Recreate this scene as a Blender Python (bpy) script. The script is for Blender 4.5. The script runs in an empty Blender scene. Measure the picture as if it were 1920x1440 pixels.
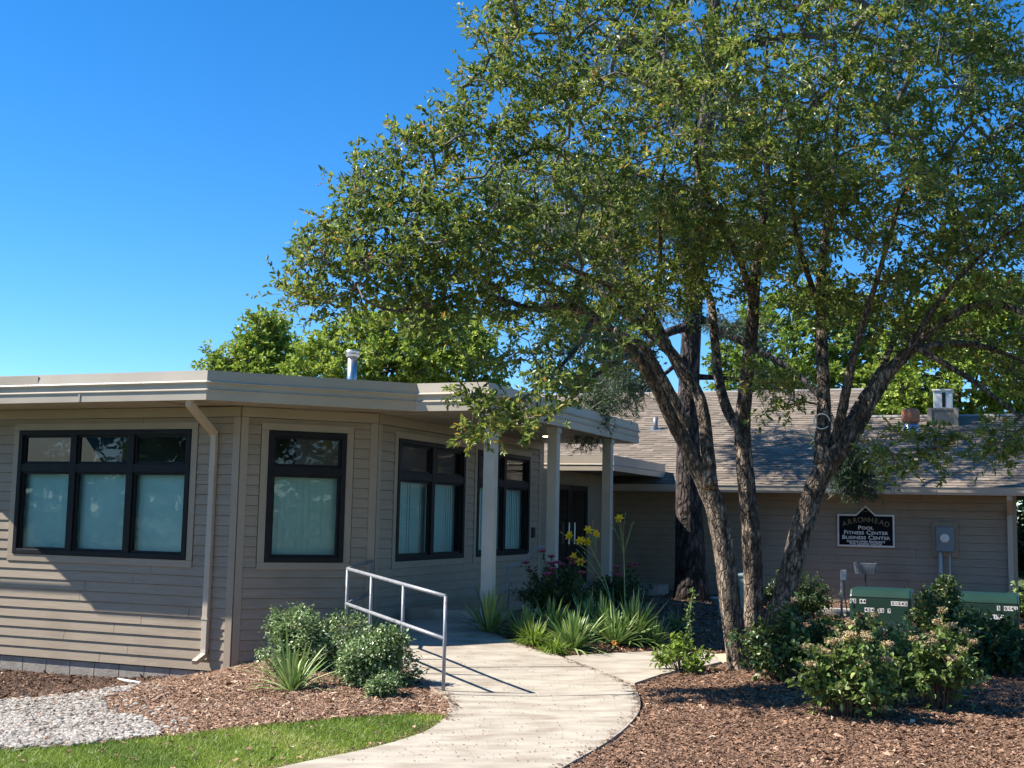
import bpy, bmesh, math, random
import numpy as np
from mathutils import Vector, Matrix
from mathutils.geometry import delaunay_2d_cdt

rng = np.random.default_rng(7)
random.seed(7)
scene = bpy.context.scene
C = scene.collection
R = math.radians

# ------------------------------------------------------------------ camera
F_PX, PITCH, ROLL, H = 2299.16, R(6.137), R(1.194), 1.7
fw = np.array([0, math.cos(PITCH), math.sin(PITCH)])
_r = np.array([1.0, 0, 0]); _u = np.cross(_r, fw)
rt = math.cos(ROLL) * _r + math.sin(ROLL) * _u
up = -math.sin(ROLL) * _r + math.cos(ROLL) * _u
O = np.array([0, 0, H])
cam = bpy.data.cameras.new('camera'); cam.sensor_width = 36; cam.lens = F_PX / 1920 * 36
cam.clip_start = 0.1; cam.clip_end = 3000
co = bpy.data.objects.new('camera', cam); C.objects.link(co)
m = Matrix.Identity(4)
for i in range(3):
    m[i][0] = rt[i]; m[i][1] = up[i]; m[i][2] = -fw[i]; m[i][3] = O[i]
co.matrix_world = m
scene.camera = co

# ------------------------------------------------------------------ light
SUN_EL, SUN_AZ = 46.0, 271.0          # azimuth clockwise from +Y
w = bpy.data.worlds.new('World'); scene.world = w; w.use_nodes = True
nt = w.node_tree; bg = nt.nodes['Background']
sky = nt.nodes.new('ShaderNodeTexSky'); sky.sky_type = 'NISHITA'; sky.sun_disc = False
sky.sun_elevation = R(SUN_EL); sky.sun_rotation = R(SUN_AZ)
sky.altitude = 250; sky.air_density = 0.8; sky.dust_density = 0.0; sky.ozone_density = 5.0
hs = nt.nodes.new('ShaderNodeHueSaturation'); hs.inputs['Saturation'].default_value = 1.28
nt.links.new(sky.outputs[0], hs.inputs['Color']); nt.links.new(hs.outputs[0], bg.inputs[0]); bg.inputs[1].default_value = 0.104
sd = bpy.data.lights.new('sun', 'SUN'); sd.energy = 5.0; sd.angle = R(0.53); sd.color = (1, .95, .87)
so = bpy.data.objects.new('sun', sd); C.objects.link(so)
sv = Vector((math.sin(R(SUN_AZ)) * math.cos(R(SUN_EL)), math.cos(R(SUN_AZ)) * math.cos(R(SUN_EL)), math.sin(R(SUN_EL))))
so.rotation_euler = sv.to_track_quat('Z', 'Y').to_euler(); so.location = sv * 60
vs = scene.view_settings
vs.view_transform = 'Standard'; vs.look = 'None'; vs.gamma = 1; vs.use_curve_mapping = False
vs.exposure = 1.12
scene.render.resolution_x = 1024; scene.render.resolution_y = 768
scene.cycles.max_bounces = 8; scene.cycles.transparent_max_bounces = 12

# ------------------------------------------------------------------ pixel geometry
def ray(x, y): return fw * F_PX + rt * (x - 960) - up * (y - 720)
def atd(x, y, d): v = ray(x, y); return O + v * (d / v[1])
def atz(x, y, z): v = ray(x, y); return O + v * ((z - H) / v[2])
def onp(x, y, p, n): v = ray(x, y); return O + v * (((np.asarray(p) - O) @ n) / (v @ n))
AZ = R(112.02)
dA = np.array([math.sin(AZ), math.cos(AZ), 0.0])
dC = np.array([math.sin(AZ - math.pi / 2), math.cos(AZ - math.pi / 2), 0.0])
dB = np.array([math.sin(AZ - math.pi / 4), math.cos(AZ - math.pi / 4), 0.0])
nA, nB, nC = -dC, np.array([dB[1], -dB[0], 0.0]), dA
ZV = np.array([0, 0, 1.0])

# ------------------------------------------------------------------ object helpers
def tag(o, label=None, cat=None, group=None, kind=None):
    for k, v in (('label', label), ('category', cat), ('group', group), ('kind', kind)):
        if v: o[k] = v
    return o
def thing(name, loc, label, cat, group=None, rz=0):
    o = bpy.data.objects.new(name, None); C.objects.link(o); o.empty_display_size = .2
    o.location = loc; o.rotation_euler[2] = rz
    return tag(o, label, cat, group)
def attach(o, parent):
    o.parent = parent
    if parent is not None:
        o.matrix_parent_inverse = WM(parent).inverted()
    return o
def WM(o):
    m = o.matrix_basis
    return WM(o.parent) @ o.matrix_parent_inverse @ m if o.parent else m
class MB:
    """mesh collector in world coordinates"""
    def __init__(s): s.v = []; s.f = []; s.n = 0; s.t = []
    def add(s, v, f, tint=None):
        v = np.asarray(v, dtype=float).reshape(-1, 3)
        for a in (f if isinstance(f, (list, tuple)) and len(f) and isinstance(f[0], np.ndarray) and f[0].ndim == 2 else [np.asarray(f)]):
            s.f.append(np.asarray(a, dtype=np.int64) + s.n)
        s.v.append(v)
        s.t.append(np.full(len(v), .5) if tint is None else np.broadcast_to(np.asarray(tint, dtype=float), (len(v),)))
        s.n += len(v); return s
    def poly(s, v, faces):
        v = np.asarray(v, dtype=float)
        for f in faces: s.f.append(np.asarray([f], dtype=np.int64) + s.n)
        s.v.append(v); s.t.append(np.full(len(v), .5)); s.n += len(v); return s
    def box(s, c, ax, ay, az, hx, hy, hz):
        c, ax, ay, az = map(np.asarray, (c, ax, ay, az))
        v = [c + i * hx * ax + j * hy * ay + k * hz * az for k in (-1, 1) for j in (-1, 1) for i in (-1, 1)]
        return s.add(v, np.array([[0, 2, 3, 1], [4, 5, 7, 6], [0, 1, 5, 4], [2, 6, 7, 3], [0, 4, 6, 2], [1, 3, 7, 5]]))
    def tube(s, pts, rad, n=8, cap=True, rough=0., tint=None):
        pts = np.asarray(pts, dtype=float); k = len(pts); rad = np.broadcast_to(np.asarray(rad, dtype=float), (k,))
        T = np.gradient(pts, axis=0); T /= np.linalg.norm(T, axis=1)[:, None] + 1e-12
        ref = np.array([0, 0, 1.0]) if abs(T[0][2]) < .9 else np.array([1.0, 0, 0])
        A = np.cross(T[0], ref); A /= np.linalg.norm(A); ring = []
        ang = np.arange(n) * 2 * math.pi / n
        fl = rng.normal(size=n)
        for i in range(k):
            fl = fl * .975 + rng.normal(size=n) * .22
            A = A - T[i] * (A @ T[i]); A /= np.linalg.norm(A) + 1e-12; B = np.cross(T[i], A)
            rr = rad[i] * (1 + rough * fl) if rough else np.full(n, rad[i])
            ring.append(pts[i] + (np.cos(ang) * rr)[:, None] * A + (np.sin(ang) * rr)[:, None] * B)
        v = np.concatenate(ring); i = np.arange(k - 1)[:, None] * n; j = np.arange(n)[None]
        q = np.stack([i + j, i + (j + 1) % n, i + n + (j + 1) % n, i + n + j], -1).reshape(-1, 4)
        s.add(v, q, tint)
        if cap:
            s.f.append(np.array([np.arange(n)[::-1]]) + s.n - len(v)); s.f.append(np.array([np.arange(n)]) + s.n - n)
        return s
    def build(s, name, mat, parent=None, smooth=False, bevel=0):
        me = bpy.data.meshes.new(name)
        v = np.concatenate(s.v) if s.v else np.zeros((0, 3))
        M = None
        if parent is not None:
            M = np.array(WM(parent).inverted()); v = v @ M[:3, :3].T + M[:3, 3]
        me.vertices.add(len(v)); me.vertices.foreach_set('co', v.astype(np.float32).ravel())
        loops = np.concatenate([f.ravel() for f in s.f]); tot = np.concatenate([np.full(len(f), f.shape[1]) for f in s.f])
        me.loops.add(len(loops)); me.loops.foreach_set('vertex_index', loops.astype(np.int32))
        me.polygons.add(len(tot)); st = np.concatenate([[0], np.cumsum(tot)[:-1]])
        me.polygons.foreach_set('loop_start', st.astype(np.int32)); me.polygons.foreach_set('loop_total', tot.astype(np.int32))
        at = me.attributes.new('tint', 'FLOAT', 'POINT'); at.data.foreach_set('value', np.concatenate(s.t).astype(np.float32))
        me.update(calc_edges=True)
        me.polygons.foreach_set('use_smooth', np.full(len(tot), bool(smooth)))
        me.materials.append(mat)
        o = bpy.data.objects.new(name, me); C.objects.link(o)
        if parent is not None: o.parent = parent
        if bevel:
            b = o.modifiers.new('bevel', 'BEVEL'); b.width = bevel; b.segments = 2; b.limit_method = 'ANGLE'
        return o

# ------------------------------------------------------------------ materials
def mat(name, c1, c2=None, rough=.6, scale=4., detail=6., bump=0., bscale=30., aniso=None, metal=0., spec=.5, tint=None, trans=0., coat=0., contrast=(.35, .65), mask=None):
    m = bpy.data.materials.new(name); m.use_nodes = True; n = m.node_tree.nodes; l = m.node_tree.links
    p = n['Principled BSDF']; p.inputs['Roughness'].default_value = rough; p.inputs['Metallic'].default_value = metal
    p.inputs['Specular IOR Level'].default_value = spec; p.inputs['Coat Weight'].default_value = coat
    c2 = c2 or c1
    ge = n.new('ShaderNodeNewGeometry'); mp = n.new('ShaderNodeMapping'); l.new(ge.outputs['Position'], mp.inputs[0])
    if aniso: mp.inputs['Scale'].default_value = aniso
    no = n.new('ShaderNodeTexNoise'); no.inputs['Scale'].default_value = scale; no.inputs['Detail'].default_value = detail
    l.new(mp.outputs[0], no.inputs[0])
    rp = n.new('ShaderNodeValToRGB')
    if tint:
        at = n.new('ShaderNodeAttribute'); at.attribute_name = 'tint'; l.new(at.outputs['Fac'], rp.inputs[0])
        el = rp.color_ramp.elements
        while len(el) > 1: el.remove(el[-1])
        el[0].position = tint[0][0]; el[0].color = (*tint[0][1], 1)
        for pos, col in tint[1:]:
            e = el.new(pos); e.color = (*col, 1)
        mx = n.new('ShaderNodeMix'); mx.data_type = 'RGBA'; mx.blend_type = 'MULTIPLY'; mx.inputs[0].default_value = .35
        l.new(rp.outputs[0], mx.inputs[6]); l.new(no.outputs['Color'], mx.inputs[7])
        br = n.new('ShaderNodeBrightContrast'); br.inputs[1].default_value = 0.0
        l.new(rp.outputs[0], p.inputs['Base Color']); colout = rp.outputs[0]
    else:
        rp.color_ramp.elements[0].position = contrast[0]; rp.color_ramp.elements[1].position = contrast[1]
        rp.color_ramp.elements[0].color = (*c1, 1); rp.color_ramp.elements[1].color = (*c2, 1)
        l.new(no.outputs['Fac'], rp.inputs[0]); l.new(rp.outputs[0], p.inputs['Base Color']); colout = rp.outputs[0]
    if mask:     # second, larger stain pattern of another colour
        n3 = n.new('ShaderNodeTexNoise'); n3.inputs['Scale'].default_value = mask[1]; n3.inputs['Detail'].default_value = 8
        l.new(mp.outputs[0] if len(mask) > 4 else ge.outputs['Position'], n3.inputs[0]); r3 = n.new('ShaderNodeValToRGB')
        r3.color_ramp.elements[0].position = mask[2]; r3.color_ramp.elements[1].position = mask[3]
        l.new(n3.outputs['Fac'], r3.inputs[0]); x3 = n.new('ShaderNodeMix'); x3.data_type = 'RGBA'
        l.new(r3.outputs[0], x3.inputs[0]); l.new(colout, x3.inputs[6]); x3.inputs[7].default_value = (*mask[0], 1)
        l.new(x3.outputs[2], p.inputs['Base Color']); colout = x3.outputs[2]
    if bump:
        n2 = n.new('ShaderNodeTexNoise'); n2.inputs['Scale'].default_value = bscale; n2.inputs['Detail'].default_value = 8
        l.new(mp.outputs[0], n2.inputs[0]); b = n.new('ShaderNodeBump'); b.inputs['Strength'].default_value = bump
        b.inputs['Distance'].default_value = .02
        l.new(n2.outputs['Fac'], b.inputs['Height']); l.new(b.outputs[0], p.inputs['Normal'])
    if trans:
        tr = n.new('ShaderNodeBsdfTranslucent'); ms = n.new('ShaderNodeMixShader'); ms.inputs[0].default_value = trans
        l.new(colout, tr.inputs[0]); l.new(p.outputs[0], ms.inputs[1]); l.new(tr.outputs[0], ms.inputs[2])
        l.new(ms.outputs[0], n['Material Output'].inputs[0])
    return m
def crack(m, scale, aniso, dark, width):
    n = m.node_tree.nodes; l = m.node_tree.links; p = n['Principled BSDF']; src = p.inputs['Base Color'].links[0].from_socket
    ge = n.new('ShaderNodeNewGeometry'); wn = n.new('ShaderNodeTexNoise'); wn.inputs['Scale'].default_value = 7; l.new(ge.outputs['Position'], wn.inputs[0])
    ad = n.new('ShaderNodeVectorMath'); ad.operation = 'MULTIPLY_ADD'; l.new(wn.outputs['Color'], ad.inputs[0]); ad.inputs[1].default_value = (.09, .09, .09); l.new(ge.outputs['Position'], ad.inputs[2])
    mp = n.new('ShaderNodeMapping'); mp.inputs['Scale'].default_value = aniso; l.new(ad.outputs[0], mp.inputs[0])
    v = n.new('ShaderNodeTexVoronoi'); v.feature = 'DISTANCE_TO_EDGE'; v.inputs['Scale'].default_value = scale; l.new(mp.outputs[0], v.inputs[0])
    r = n.new('ShaderNodeValToRGB'); r.color_ramp.elements[0].position = .0; r.color_ramp.elements[1].position = width; r.color_ramp.elements[0].color = (*dark, 1); l.new(v.outputs['Distance'], r.inputs[0])
    x = n.new('ShaderNodeMix'); x.data_type = 'RGBA'; x.blend_type = 'MULTIPLY'; x.inputs[0].default_value = .9; l.new(src, x.inputs[6]); l.new(r.outputs[0], x.inputs[7]); l.new(x.outputs[2], p.inputs['Base Color'])
    b0 = p.inputs['Normal'].links[0].from_node; b = n.new('ShaderNodeBump'); b.inputs['Strength'].default_value = .9; b.inputs['Distance'].default_value = .03; l.new(r.outputs[0], b.inputs['Height']); l.new(b0.outputs[0], b.inputs['Normal']); l.new(b.outputs[0], p.inputs['Normal'])
def emis(name, c, s):
    m = mat(name, c); p = m.node_tree.nodes['Principled BSDF']; p.inputs['Emission Color'].default_value = (*c, 1); p.inputs['Emission Strength'].default_value = s; return m
def glass(name):
    m = bpy.data.materials.new(name); m.use_nodes = True; n = m.node_tree.nodes; l = m.node_tree.links
    n.remove(n['Principled BSDF'])
    t = n.new('ShaderNodeBsdfTransparent'); t.inputs[0].default_value = (.74, .90, .87, 1)
    g = n.new('ShaderNodeBsdfGlossy'); g.inputs['Roughness'].default_value = .015; g.inputs['Color'].default_value = (.92, .97, 1, 1)
    fr = n.new('ShaderNodeFresnel'); fr.inputs[0].default_value = 1.52
    no = n.new('ShaderNodeTexNoise'); no.inputs['Scale'].default_value = 2.2; no.inputs['Detail'].default_value = 1
    b = n.new('ShaderNodeBump'); b.inputs['Strength'].default_value = .05; b.inputs['Distance'].default_value = .02
    l.new(no.outputs['Fac'], b.inputs['Height']); l.new(b.outputs[0], g.inputs['Normal'])
    ms = n.new('ShaderNodeMixShader'); l.new(fr.outputs[0], ms.inputs[0]); l.new(t.outputs[0], ms.inputs[1]); l.new(g.outputs[0], ms.inputs[2])
    l.new(ms.outputs[0], n['Material Output'].inputs[0]); return m
M = {}
M['siding'] = mat('siding paint', (.295, .232, .163), (.335, .266, .190), .62, 3, bump=.12, bscale=14, aniso=(1, 1, 9), mask=((.225, .175, .122), 1.1, .50, .80))
M['trim'] = mat('trim paint', (.32, .256, .185), (.35, .284, .208), .5, 2.5, bump=.05)
M['fascia'] = mat('fascia metal', (.435, .37, .29), (.49, .42, .33), .42, 1.7, bump=.12, bscale=2.3)
M['soffit'] = mat('soffit vinyl', (.36, .315, .255), (.40, .35, .285), .5, 3)
M['post'] = mat('post paint', (.40, .37, .32), (.46, .425, .37), .5, 3, bump=.08)
M['wood_in'] = mat('sheathing', (.06, .05, .042))
M['frame'] = mat('window frame bronze', (.008, .008, .009), (.012, .012, .014), .5, 5, spec=.25)
M['glass'] = glass('window glass')
M['dark_glass'] = mat('dark door glass', (.006, .007, .008), rough=.06)
M['blind'] = mat('vertical blind fabric', (.70, .76, .74), (.78, .83, .80), .8, 3)
M['roof_flat'] = mat('flat roof membrane', (.25, .23, .21), (.3, .28, .26), .8)
M['block'] = mat('concrete block', (.27, .235, .195), (.36, .32, .27), .9, 6, bump=.5, bscale=60)
M['galv'] = mat('galvanised steel', (.5, .53, .55), (.62, .65, .67), .32, 9, metal=1.0)
M['rail'] = mat('painted grey rail', (.23, .235, .25), (.30, .305, .315), .42, 14, metal=.2, mask=((.20, .10, .07), 9, .66, .74))
M['concrete'] = mat('concrete', (.33, .285, .222), (.43, .378, .302), .85, 3, bump=.22, bscale=70, aniso=(1, 2.2, 1), mask=((.22, .165, .118), 2.0, .48, .80, 1))
M['sand'] = mat('sandstone slab', (.52, .39, .23), (.6, .47, .3), .9, 5, bump=.3)
M['soil'] = mat('mulch soil', (.070, .036, .022), (.165, .088, .053), .95, 14, bump=.9, bscale=35)
M['lawn_soil'] = mat('lawn soil', (.045, .06, .015), (.08, .11, .03), .95, 12, bump=.6)
M['chips'] = mat('wood chips', (1, 1, 1), rough=.85, tint=[(0, (.055, .028, .016)), (.35, (.155, .082, .045)), (.7, (.285, .155, .092)), (.93, (.43, .28, .18)), (1, (.58, .44, .31))])
M['gravel'] = mat('white river stone', (1, 1, 1), rough=.8, tint=[(0, (.10, .083, .066)), (.35, (.24, .21, .175)), (1, (.44, .40, .345))], bump=.2, bscale=50)
M['grass'] = mat('grass blades', (1, 1, 1), rough=.5, trans=.3, tint=[(0, (.12, .19, .022)), (.5, (.24, .34, .036)), (.85, (.36, .42, .06)), (1, (.50, .44, .17))])
M['shingle'] = mat('asphalt shingle', (1, 1, 1), rough=.9, tint=[(0, (.130, .102, .076)), (.5, (.190, .150, .113)), (1, (.27, .215, .165))], bump=.3, bscale=90)
M['bark'] = mat('scaly bark', (.055, .039, .028), (.38, .29, .21), .95, 24, bump=1.0, bscale=44, aniso=(1, 1, .3), contrast=(.40, .64), mask=((.075, .054, .039), 3.0, .46, .66))
M['pine_bark'] = mat('pine bark', (.022, .016, .014), (.15, .112, .095), .95, 14, bump=1.0, bscale=24, aniso=(1, 1, .3), contrast=(.4, .7))
crack(M['bark'], 24, (1, 1, .38), (.38, .34, .31), .14); crack(M['pine_bark'], 11, (1, 1, .35), (.2, .18, .18), .2)
M['twig'] = mat('twig bark', (.10, .082, .066), (.19, .16, .13), .85, 12)
M['leaf_tree'] = mat('glossy oval leaf', (1, 1, 1), rough=.38, spec=.5, trans=.45, tint=[(0, (.070, .112, .024)), (.4, (.170, .230, .042)), (.8, (.33, .385, .07)), (.97, (.47, .46, .11)), (1, (.48, .24, .05))])
M['leaf_bg'] = mat('pale broad leaf', (1, 1, 1), rough=.5, trans=.4, tint=[(0, (.09, .15, .024)), (.5, (.22, .32, .04)), (1, (.46, .52, .09))])
M['leaf_dark'] = mat('dark shrub leaf', (1, 1, 1), rough=.38, trans=.22, tint=[(0, (.022, .055, .018)), (.5, (.058, .115, .032)), (.9, (.14, .20, .05)), (1, (.28, .30, .08))])
M['leaf_hyd'] = mat('hydrangea leaf', (1, 1, 1), rough=.4, trans=.28, tint=[(0, (.050, .10, .026)), (.5, (.135, .21, .048)), (.88, (.27, .35, .09)), (1, (.44, .47, .17))])
M['leaf_var'] = mat('variegated leaf', (1, 1, 1), rough=.32, trans=.2, tint=[(0, (.055, .105, .032)), (.4, (.16, .25, .08)), (.7, (.38, .46, .21)), (1, (.70, .72, .45))])
M['leaf_lime'] = mat('lime leaf', (1, 1, 1), rough=.45, trans=.35, tint=[(0, (.07, .13, .02)), (.5, (.17, .27, .03)), (1, (.38, .46, .06))])
M['needle'] = mat('pine needle', (1, 1, 1), rough=.5, trans=.15, tint=[(0, (.020, .045, .022)), (.6, (.055, .095, .035)), (1, (.14, .18, .07))])
M['yucca'] = mat('sword leaf', (1, 1, 1), rough=.42, trans=.15, tint=[(0, (.065, .135, .035)), (.5, (.18, .29, .075)), (1, (.42, .50, .20))])
M['yellow'] = mat('lily petal', (.85, .55, .010), (.92, .68, .03), .5, 8, trans=.35)
M['orange'] = mat('spent lily petal', (.65, .22, .02), (.75, .35, .04), .5, 8, trans=.3)
M['pink'] = mat('rose petal', (.42, .075, .13), (.55, .14, .20), .5, 8, trans=.3)
M['stemwood'] = mat('reddish shrub stem', (.10, .06, .04), (.18, .11, .075), .8, 12)
M['stem'] = mat('green stem', (.20, .27, .08), (.28, .34, .11), .5, 8)
M['seedhead'] = mat('dried flower head', (1, 1, 1), rough=.9, tint=[(0, (.26, .16, .07)), (.5, (.46, .33, .17)), (1, (.64, .52, .31))])
M['berry'] = mat('haw berry', (.42, .09, .04), (.55, .17, .07), .4, 8)
M['green_metal'] = mat('green enclosure paint', (.009, .034, .021), (.013, .045, .028), .36, 3, bump=.04)
M['pale_metal'] = mat('pale green enclosure paint', (.20, .27, .25), (.24, .31, .285), .5, 3)
M['white'] = mat('white paint', (.72, .70, .64), (.78, .76, .7), .5)
M['black'] = mat('black sign face', (.004, .004, .006), rough=.6, spec=.15)
M['gold'] = mat('gold lettering', (.20, .16, .09), rough=.5)
M['grey_metal'] = mat('grey electrical box', (.15, .18, .21), (.19, .22, .25), .4, 6, metal=.2)
M['pvc'] = mat('conduit', (.42, .42, .40), (.5, .5, .47), .5)
M['cable'] = mat('black cable', (.012, .012, .014), rough=.5)
M['clay'] = mat('orange clay', (.48, .15, .07), (.56, .20, .10), .8, 8)
M['dark'] = mat('dark door', (.012, .011, .010), rough=.35)
M['asphalt'] = mat('asphalt', (.045, .045, .047), (.06, .06, .062), .9, 8, bump=.3)
M['lamp'] = emis('porch lamp glow', (1, .72, .4), 9)

# ------------------------------------------------------------------ key points
AB = atd(443.5, 1000, 15.4); AB[2] = 0
BC = onp(705.5, 900, AB, nB); BC[2] = 0
Z_SOF, Z_TOP = 3.0, 3.35
F1 = atz(389.5, 693.8, Z_TOP); F2 = atz(772.2, 721.7, Z_TOP); F3 = atz(923.5, 718, Z_TOP); F4 = atz(1193, 794, Z_TOP)
for p in (F1, F2, F3, F4): p[2] = 0
F2 = F1 + dB * ((F2 - F1) @ dB); F3 = F2 + dA * ((F3 - F2) @ dA); F4 = F3 + dC * ((F4 - F3) @ dC)
RB = atd(1650, 917, 24.0); RB[2] = 0        # point on the rear building's front wall

# ------------------------------------------------------------------ terrain
cps = [(829, 1303, 0), (1005, 1305, 0), (960, 1440, -.02), (600, 1440, -.05), (1200, 1440, 0), (1500, 1440, 0.02), (1900, 1440, .02), (100, 1430, -.16), (0, 1410, -.22),
       (300, 1390, -.12), (0, 1330, -.40), (150, 1300, -.44), (480, 1245, -.12), (500, 1300, -.08), (620, 1340, -.04), (570, 1265, .0), (700, 1300, .02), (750, 1262, .05),
       (940, 1195, .22), (1040, 1232, .12), (1235, 1226, .1), (1100, 1200, .2), (1400, 1262, .12), (1300, 1250, .1), (1600, 1360, .10), (1900, 1300, .10), (1700, 1170, .12), (1500, 1140, .14), (1290, 1112, .2)]
cp = [atz(*c) for c in cps]
def wp(p, z): q = np.array(p, dtype=float); q[2] = z; return q
cp += [wp(AB - dA * 4 + nA * .1, -.52), wp(AB - dA * 1.6 + nA * .1, -.50), wp(AB - dA * .7 + nA * .1, -.40), wp(AB + nB * .1, -.24), wp(AB + dB * .9 + nB * .2, -.05), wp(BC + nB * .3, .18), wp(BC + dA * .8 + dC * 1, .32),
       wp(BC + dA * .7 + dC * 3, .36), wp(BC + dA * 1.8 + dC * 5, .36), wp(AB - dA * 8, -.6), wp((0, 0, 0), 0), wp((-6, 3, 0), -.08), wp((6, 3, 0), 0), wp((-12, 9, 0), -.5), wp((11, 12, 0), .1),
       wp(RB + nA * .2, .17), wp(RB + nA * .2 + dA * 4, .15), wp(RB + nA * .2 - dA * 5, .28), wp((10, 6, 0), .02)]
cp = np.array(cp)
def _phi(r2): return np.where(r2 > 1e-9, r2 * np.log(np.maximum(r2, 1e-9)) * .5, 0)
_n = len(cp); _K = _phi(((cp[:, None, :2] - cp[None, :, :2]) ** 2).sum(-1)) + np.eye(_n) * .25
_P = np.c_[np.ones(_n), cp[:, :2]]
_S = np.linalg.solve(np.block([[_K, _P], [_P.T, np.zeros((3, 3))]]), np.r_[cp[:, 2], 0, 0, 0])
def ground(x, y):
    x = np.atleast_1d(np.asarray(x, dtype=float)); y = np.atleast_1d(np.asarray(y, dtype=float))
    xc = np.clip(x, -12, 12); yc = np.clip(y, -2, 28)
    r2 = (xc[:, None] - cp[None, :, 0]) ** 2 + (yc[:, None] - cp[None, :, 1]) ** 2
    z = np.clip(_phi(r2) @ _S[:_n] + _S[_n] + _S[_n + 1] * xc + _S[_n + 2] * yc, -.75, .5)
    far = np.clip(np.maximum(np.maximum(-12 - x, x - 12), np.maximum(-2 - y, y - 28)) / 25, 0, 1)
    return z * (1 - far)
def gz(p): return float(ground(p[0], p[1])[0])
def pg(x, y, it=14):
    z = 0.
    for _ in range(it):
        p = atz(x, y, z) if y > 990 else None
        z = .5 * z + .5 * gz(p)
    p[2] = gz(p); return p
def pgv(px, py, it=12):
    v = fw[None] * F_PX + rt[None] * (px - 960)[:, None] - up[None] * (py - 720)[:, None]
    z = np.zeros(len(px))
    for _ in range(it):
        p = O + v * ((z - H) / v[:, 2])[:, None]
        z = .5 * z + .5 * ground(p[:, 0], p[:, 1])
    p[:, 2] = ground(p[:, 0], p[:, 1]); return p
def inpoly(x, y, poly):
    poly = np.asarray(poly, dtype=float); r = np.zeros(len(x), dtype=bool); j = len(poly) - 1
    for i in range(len(poly)):
        xi, yi = poly[i][:2]; xj, yj = poly[j][:2]
        c = ((yi > y) != (yj > y)) & (x < (xj - xi) * (y - yi) / (yj - yi + 1e-12) + xi); r ^= c; j = i
    return r
def dense(poly, step, closed=True):
    out = []; n = len(poly)
    for i in range(n if closed else n - 1):
        a, b = np.asarray(poly[i][:2], float), np.asarray(poly[(i + 1) % n][:2], float); k = max(1, int(np.linalg.norm(b - a) / step))
        out += [a + (b - a) * t / k for t in range(k)]
    if not closed: out.append(np.asarray(poly[-1][:2], float))
    return out
def smooth_poly(pts, it=2):
    pts = [np.asarray(p, float) for p in pts]
    for _ in range(it):
        q = [pts[0]]
        for a, b in zip(pts[:-1], pts[1:]): q += [a * .75 + b * .25, a * .25 + b * .75]
        pts = q + [pts[-1]]
    return pts
def drape(name, poly, mat_, lift=.004, step=.15, thick=0., parent=None, bumpy=0.):
    b = dense(poly, step); x0, y0 = np.min(b, 0); x1, y1 = np.max(b, 0)
    gx, gy = np.meshgrid(np.arange(x0, x1, step), np.arange(y0, y1, step)); gx = gx.ravel(); gy = gy.ravel() + rng.uniform(-.02, .02, gx.size)
    k = inpoly(gx, gy, b); k &= np.array([True] * len(gx))
    pts = [Vector(p) for p in b] + [Vector((x, y)) for x, y in zip(gx[k], gy[k])]
    nb = len(b)
    v, e, f, *_ = delaunay_2d_cdt(pts, [(i, (i + 1) % nb) for i in range(nb)], [list(range(nb))], 1, 1e-4)
    v = np.array([(p.x, p.y) for p in v]); z = ground(v[:, 0], v[:, 1]) + lift
    if bumpy: z[nb:] += rng.normal(size=len(z) - nb) * bumpy
    mb = MB(); tri = np.array([t for t in f if len(t) == 3])
    mb.add(np.c_[v, z], tri)
    if thick:
        bb = np.array(b); zb = ground(bb[:, 0], bb[:, 1]) + lift
        i = np.arange(nb); mb.add(np.r_[np.c_[bb, zb], np.c_[bb, zb - thick]], np.stack([i, i + nb, (i + 1) % nb + nb, (i + 1) % nb], -1))
    return mb.build(name, mat_, parent)

# base ground sheet
def axis(lo, hi, fine, far):
    a = np.arange(lo, hi + fine / 2, fine); g = [fine]; s = fine; e = []
    x = hi
    while x < far: s *= 1.35; x += s; e.append(x)
    x = lo; s = fine; e2 = []
    while x > -far: s *= 1.35; x -= s; e2.append(x)
    return np.array(e2[::-1] + list(a) + e)
gx, gy = axis(-14, 14, .35, 900), axis(-3, 30, .35, 900)
X, Y = np.meshgrid(gx, gy); z = ground(X.ravel(), Y.ravel()) - .012
i, j = np.meshgrid(np.arange(len(gy) - 1), np.arange(len(gx) - 1), indexing='ij'); nn = len(gx)
q = np.stack([i * nn + j, i * nn + j + 1, (i + 1) * nn + j + 1, (i + 1) * nn + j], -1).reshape(-1, 4)
tag(MB().add(np.c_[X.ravel(), Y.ravel(), z], q).build('ground', M['lawn_soil'], smooth=True), kind='structure')

# ---- beds
P2 = lambda l: [pg(x, y)[:2] for x, y in l]
lawn_edge = [(0, 1410), (150, 1399), (300, 1385), (460, 1366), (635, 1350), (781, 1341), (838, 1346)]
path_left = [(300, 1500), (430, 1472), (560, 1440), (700, 1412), (790, 1385), (832, 1358), (846, 1334), (838, 1314), (812, 1299), (785, 1283), (762, 1262), (748, 1240), (736, 1205), (722, 1172)]
path_right = [(960, 1500), (1020, 1470), (1070, 1440), (1150, 1395), (1195, 1352), (1203, 1325), (1194, 1300), (1183, 1289), (1118, 1262), (1054, 1237), (1000, 1222), (955, 1205), (915, 1188), (880, 1165)]
wallpts = [AB - dA * 7 + dC * .1, AB + (dC - dA) * .05, AB + dB * .02 - nB * .1, BC - nB * .1]
left_bed = [p[:2] for p in wallpts] + P2([(722, 1172), (736, 1205), (748, 1240), (762, 1262), (785, 1283), (812, 1299), (838, 1314), (846, 1334), (838, 1346)] + lawn_edge[::-1][1:]) + [pg(0, 1410)[:2] + np.array([-4, 1.5])]
mulch_l = tag(drape('mulch_bed', left_bed, M['soil'], .004, .13, bumpy=.008), kind='structure')
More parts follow.
